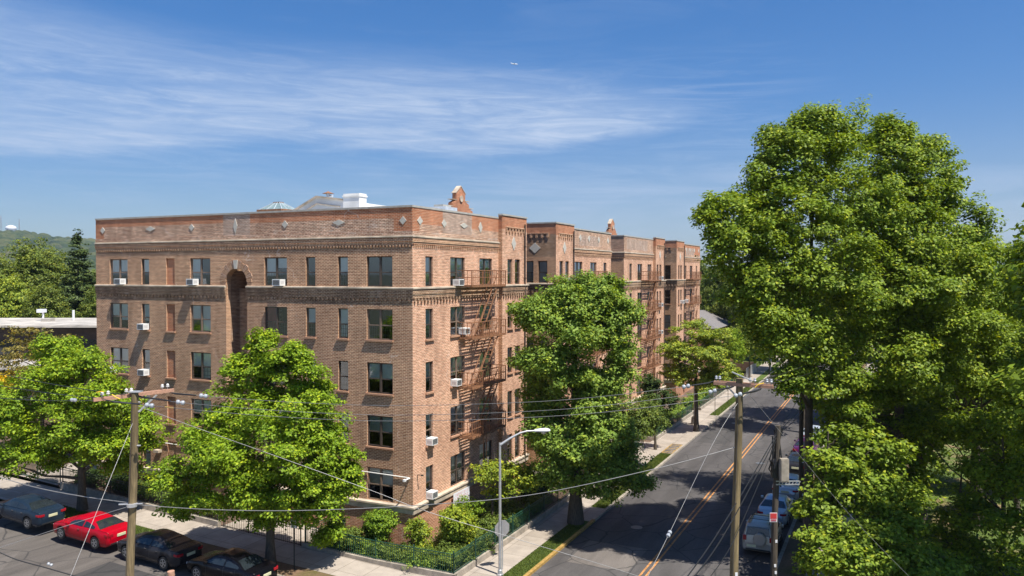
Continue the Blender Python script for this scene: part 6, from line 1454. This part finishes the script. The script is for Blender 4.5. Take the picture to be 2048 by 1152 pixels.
# ================================================================ hills, water tank, masts
def hills():
    naz, nr = 1000, 260; az = np.radians(np.linspace(-46, 6, naz)); rr = np.linspace(1500, 3000, nr)
    A, R_ = np.meshgrid(az, rr, indexing='ij'); X = np.sin(A)*R_; Y = np.cos(A)*R_
    d = np.degrees(A)
    sky_el = np.interp(d, [-46, -40, -33, -31.5, -31.0, -30.2, -29.0, -28, -24, -16, -8, 6], [2.3, 2.45, 2.34, 2.36, 2.26, 2.1, 1.95, 1.9, 1.3, .4, .1, .05])
    ridge = 15.6+np.tan(np.radians(sky_el))*2700
    q = np.clip((R_-1500)/1200, 0, 1.0); prof = q*q*(3-2*q)*.55+.45*q
    back = np.where(R_ > 2700, 1-.35*((R_-2700)/600)**2, 1)
    Z = ridge*prof*back
    rng = np.random.default_rng(3)
    for k in range(7): a, b_ = rng.uniform(-1, 1, 2)/300*(1+k*.6); Z += 7/(1+k*.5)*np.sin(X*a*6+Y*b_*6+k*2)*prof*np.where(R_ > 2300, .35, 1)
    # tree crowns as domes
    cs = 26.0; gx = np.floor(X/cs); gy = np.floor(Y/cs); best = np.zeros_like(Z)
    def hsh(i, j, k): v = np.sin(i*127.1+j*311.7+k*74.7)*43758.5453; return v-np.floor(v)
    for di in (-1, 0, 1):
        for dj in (-1, 0, 1):
            i, j = gx+di, gy+dj; cx = (i+hsh(i, j, 1))*cs; cy = (j+hsh(i, j, 2))*cs; rad = cs*(.45+.5*hsh(i, j, 3)); dd = ((X-cx)**2+(Y-cy)**2)/rad**2
            best = np.maximum(best, np.sqrt(np.clip(1-dd, 0, 1))*(7+11*hsh(i, j, 4)))
    Z += best; V = np.stack([X, Y, Z-3], -1).reshape(-1, 3)
    idx = np.arange(naz*nr).reshape(naz, nr); Fq = np.stack([idx[:-1, :-1], idx[:-1, 1:], idx[1:, 1:], idx[1:, :-1]], -1).reshape(-1, 4)
    me = bpy.data.meshes.new('hills'); n = len(Fq); me.vertices.add(len(V)); me.vertices.foreach_set('co', V.ravel())
    me.loops.add(4*n); me.loops.foreach_set('vertex_index', Fq.ravel().astype(np.int32)); me.polygons.add(n); me.polygons.foreach_set('loop_start', np.arange(0, 4*n, 4, dtype=np.int32))
    me.update(); me.validate()
    m, nt, out = newmat('wooded hillside'); p = N(nt, 'ShaderNodeBsdfPrincipled'); L(nt, p.outputs[0], out.inputs[0]); tc = N(nt, 'ShaderNodeTexCoord'); v = tc.outputs['Object']
    vo = N(nt, 'ShaderNodeTexVoronoi'); vo.inputs['Scale'].default_value = .04; L(nt, v, vo.inputs['Vector'])
    c = ramp(nt, vo.outputs['Color'], (.2, (.02, .038, .013)), (.55, (.038, .06, .018)), (.85, (.07, .08, .028)))
    c = mixc(nt, 1, c, ramp(nt, noise(nt, v, .008, 5, .6), (.35, (.75, .8, .8)), (.65, (1.25, 1.15, 1.0))), 'MULTIPLY'); c = mixc(nt, ramp(nt, noise(nt, v, .012, 3), (.66, 0), (.74, .5)), c, (.16, .12, .08))
    L(nt, c, p.inputs['Base Color']); p.inputs['Roughness'].default_value = .95; p.inputs['Specular IOR Level'].default_value = .1
    me.materials.append(m); o = inst('hills', me); o['kind'] = 'structure'
hills()
P = P3(22, 457, 2640); m = MB(); m.lathe([(14, -6), (17, 0), (15.5, 5), (10, 9), (3, 11)], n=20); wt = m.build('water_tank', M['white_metal'], None, smooth=True, loc=P); tag(wt, 'white domed water tank on the crest of the wooded hill', 'water tank')
m = MB(); m.tube([(-12, 0, 6), (-14, 0, 18)], .8, 6); m.build('aerial', M['galv'], wt)
for (u, vt, k, lab) in ((2, 438, 1.0, 'lattice mast at the left edge on the hill crest'), (38.5, 444, .7, 'thin mast right of the white water tank')):
    P = P3(u, 456, 2640); hh = (462-vt)/F*2680; m = MB(); w_ = 3.2*k
    for a in range(3): m.bar((w_*cos(a*2.1), w_*sin(a*2.1), -8), (.4*cos(a*2.1), .4*sin(a*2.1), hh), .7)
    for i in range(6): z = hh*i/6; q = w_*(1-i/6)+.5; m.bar((-q, 0, z), (q, 0, z+hh/8), .5)
    if k == 1: m.bar((-5, 0, hh*.7), (5, 0, hh*.7), 1.0); m.bar((-4, 0, hh*.45), (4, 0, hh*.45), 1.0)
    tag(m.build('radio_mast', M['galv'], None, loc=P), lab, 'mast', 'masts on the hill')
# a belt of woods on the plain between the near trees and the hill
r = np.random.default_rng(77); bl = []
for i in range(900):
    a = radians(r.uniform(-42, -14) if i % 3 else r.uniform(8, 40)); d = r.uniform(180, 1250)**1.0; rr_ = r.uniform(4, 7.5); bl.append((sin(a)*d, cos(a)*d, r.uniform(5, 9)+3, rr_, rr_, r.uniform(4, 6)))
me = crown_mesh('woods', bl, M['leaf_far'], leaf=1.6, clump=2.4, per=7, dens=.55, seed=5, inner=.8); o = inst('distant_woods', me); o['kind'] = 'stuff'
hz_ = MB(); 
# ================================================================ haze
m, nt, out = newmat('haze air'); pv = N(nt, 'ShaderNodeVolumePrincipled'); pv.inputs['Color'].default_value = (0.78, 0.87, 1.0, 1); pv.inputs['Density'].default_value = 0.00009; pv.inputs['Anisotropy'].default_value = 0.2
L(nt, pv.outputs[0], out.inputs['Volume'])
hz = MB(); hz.box(-3600, 3600, -400, 3450, -1.3, 260); o = hz.build('haze', m); o['kind'] = 'stuff'
# ================================================================ world, sun, camera
SUN = Vector((.375, -.36, 1.0)).normalized()
EXPO = 0.66
w = bpy.data.worlds.new('World'); sc.world = w; w.use_nodes = True; nt = w.node_tree; nt.nodes.clear()
out = N(nt, 'ShaderNodeOutputWorld'); bg = N(nt, 'ShaderNodeBackground'); L(nt, bg.outputs[0], out.inputs[0]); bg.inputs['Strength'].default_value = 0.085
sky = N(nt, 'ShaderNodeTexSky'); sky.sky_type = 'NISHITA'; sky.sun_disc = False; sky.sun_elevation = math.asin(SUN.z); sky.sun_rotation = atan2(SUN.x, SUN.y); sky.altitude = 30; sky.air_density = 1.0; sky.dust_density = 0.6; sky.ozone_density = 3.5
tc = N(nt, 'ShaderNodeTexCoord'); nm = N(nt, 'ShaderNodeVectorMath', operation='NORMALIZE'); L(nt, tc.outputs['Generated'], nm.inputs[0])
sp = N(nt, 'ShaderNodeSeparateXYZ'); L(nt, nm.outputs[0], sp.inputs[0])
def mth(op, a, b=None, clamp=False):
    n = N(nt, 'ShaderNodeMath', operation=op); n.use_clamp = clamp
    for s_, v in ((n.inputs[0], a), (n.inputs[1], b)):
        if v is None: continue
        if isinstance(v, (int, float)): s_.default_value = v
        else: L(nt, v, s_)
    return n.outputs[0]
az = mth('MULTIPLY', mth('ARCTAN2', sp.outputs[0], sp.outputs[1]), 180/pi); el = mth('MULTIPLY', mth('ARCSINE', sp.outputs[2]), 180/pi)
def curve(x, pts, lo, hi, ylo, yhi):
    n = N(nt, 'ShaderNodeFloatCurve'); t = mth('DIVIDE', mth('SUBTRACT', x, lo), hi-lo, True); L(nt, t, n.inputs['Value']); c = n.mapping.curves[0]
    pts = [((a-lo)/(hi-lo), (b-ylo)/(yhi-ylo)) for a, b in pts]
    while len(c.points) < len(pts): c.points.new(.5, .5)
    for p, q in zip(c.points, pts): p.location = q
    n.mapping.update(); return mth('ADD', mth('MULTIPLY', n.outputs[0], yhi-ylo), ylo)
def sstep(a, b, x):
    n = N(nt, 'ShaderNodeMapRange', interpolation_type='SMOOTHSTEP'); n.clamp = True
    for s_, v in (('Value', x), ('From Min', a), ('From Max', b)):
        if isinstance(v, (int, float)): n.inputs[s_].default_value = v
        else: L(nt, v, n.inputs[s_])
    return n.outputs[0]
_s = sstep
def sstep(a, b, x):
    if isinstance(a, (int, float)) and isinstance(b, (int, float)) and a > b: return mth('SUBTRACT', 1.0, _s(b, a, x))
    return _s(a, b, x)
cv = N(nt, 'ShaderNodeCombineXYZ'); L(nt, az, cv.inputs[0]); L(nt, mth('SUBTRACT', el, mth('MULTIPLY', az, -.02)), cv.inputs[1])
n1 = noise(nt, scaled(nt, cv.outputs[0], (.07, .45, 1)), 1.0, 7, .6, .8)
n2 = noise(nt, scaled(nt, cv.outputs[0], (.035, .12, 1)), 1.0, 3, .5, .3)
n3 = noise(nt, scaled(nt, cv.outputs[0], (.25, 1.6, 1)), 1.0, 6, .7, 1.2)
low = curve(az, [(-60, 6.0), (-33, 6.6), (-24, 7.5), (-14, 8.6), (-6, 7.8), (2, 8.2), (9, 9.3), (17, 10.4), (40, 11)], -60, 40, 0, 20)
upp = curve(az, [(-60, 19), (-33, 18.2), (-22, 16.6), (-6, 16.2), (4, 15.2), (10, 14.2), (17, 11.8), (40, 11.5)], -60, 40, 0, 20)
eln = mth('ADD', el, mth('MULTIPLY', mth('SUBTRACT', n3, .5), 1.1))
body = mth('MULTIPLY', sstep(low, mth('ADD', low, 1.3), eln), mth('SUBTRACT', 1.0, sstep(mth('SUBTRACT', upp, 4.5), upp, mth('ADD', el, mth('MULTIPLY', mth('SUBTRACT', n1, .5), 3.0)))))
body = mth('MULTIPLY', body, mth('SUBTRACT', 1.0, sstep(14, 21, az)))
tex = mth('ADD', mth('MULTIPLY', sstep(.25, .75, n1), .34), mth('ADD', mth('ADD', mth('MULTIPLY', sstep(.3, .7, n2), .38), .16), mth('MULTIPLY', sstep(.3, .75, n3), .16)))
band = mth('MULTIPLY', body, tex)
veil = mth('MULTIPLY', sstep(13, 0, el), mth('ADD', .13, mth('MULTIPLY', sstep(-10, 12, az), .18)))
wisp = mth('MULTIPLY', mth('MULTIPLY', sstep(.45, .8, n1), .10), mth('SUBTRACT', 1.0, sstep(14, 20, az)))
n4 = noise(nt, scaled(nt, cv.outputs[0], (.11, 1.1, 1)), 1.0, 6, .68, 1.6)
streaks = mth('MULTIPLY', mth('MULTIPLY', sstep(.40, .74, n4), .22), mth('MULTIPLY', mth('MULTIPLY', sstep(2.5, 5.5, el), sstep(16.5, 12.5, el)), mth('MULTIPLY', sstep(-40, -26, az), sstep(24, 15, az))))
low_band = mth('MULTIPLY', mth('MULTIPLY', sstep(.35, .7, n1), .30), mth('MULTIPLY', sstep(-14, 0, az), mth('MULTIPLY', sstep(1.0, 3.0, el), sstep(8.5, 5.5, el))))
band = mth('MULTIPLY', band, mth('ADD', .72, mth('MULTIPLY', sstep(.28, .72, n4), .34)))
amt = mth('MINIMUM', mth('ADD', mth('MULTIPLY', band, .95), mth('ADD', mth('ADD', streaks, low_band), mth('ADD', veil, wisp))), 1.0)
hs = N(nt, 'ShaderNodeHueSaturation'); L(nt, sky.outputs[0], hs.inputs['Color']); hs.inputs['Saturation'].default_value = 1.32; hs.inputs['Hue'].default_value = 0.502; hs.inputs['Value'].default_value = 1.0
dk = ramp(nt, mth('DIVIDE', el, 30.0, True), (0.0, (.54, .62, .76)), (0.22, (.58, .67, .82)), (0.42, (.70, .80, .93)), (0.75, (.72, .88, 1.0)))
L(nt, mixc(nt, amt, mixc(nt, 1.0, hs.outputs[0], dk, 'MULTIPLY'), (3.9, 4.8, 6.4)), bg.inputs['Color'])

sl = bpy.data.lights.new('sun', 'SUN'); sl.energy = 5.0; sl.angle = radians(.53); sl.color = (1.0, .955, .87)
so = bpy.data.objects.new('sun', sl); col.objects.link(so); so.rotation_euler = (-SUN).to_track_quat('-Z', 'Y').to_euler(); so.location = (20, -20, 80)
cam = bpy.data.cameras.new('camera'); co_ = bpy.data.objects.new('camera', cam); col.objects.link(co_); sc.camera = co_
co_.location = (0, 0, CAMH); co_.rotation_euler = (pi/2-PITCH, 0, 0); cam.sensor_width = 36; cam.lens = F/2048*36; cam.clip_start = .3; cam.clip_end = 9000
sc.view_settings.view_transform = 'Standard'; sc.view_settings.look = 'None'; sc.view_settings.gamma = 1; sc.view_settings.exposure = EXPO; sc.view_settings.use_curve_mapping = False
sc.cycles.use_denoising = True; sc.cycles.max_bounces = 6; sc.cycles.transparent_max_bounces = 8; sc.cycles.volume_bounces = 0
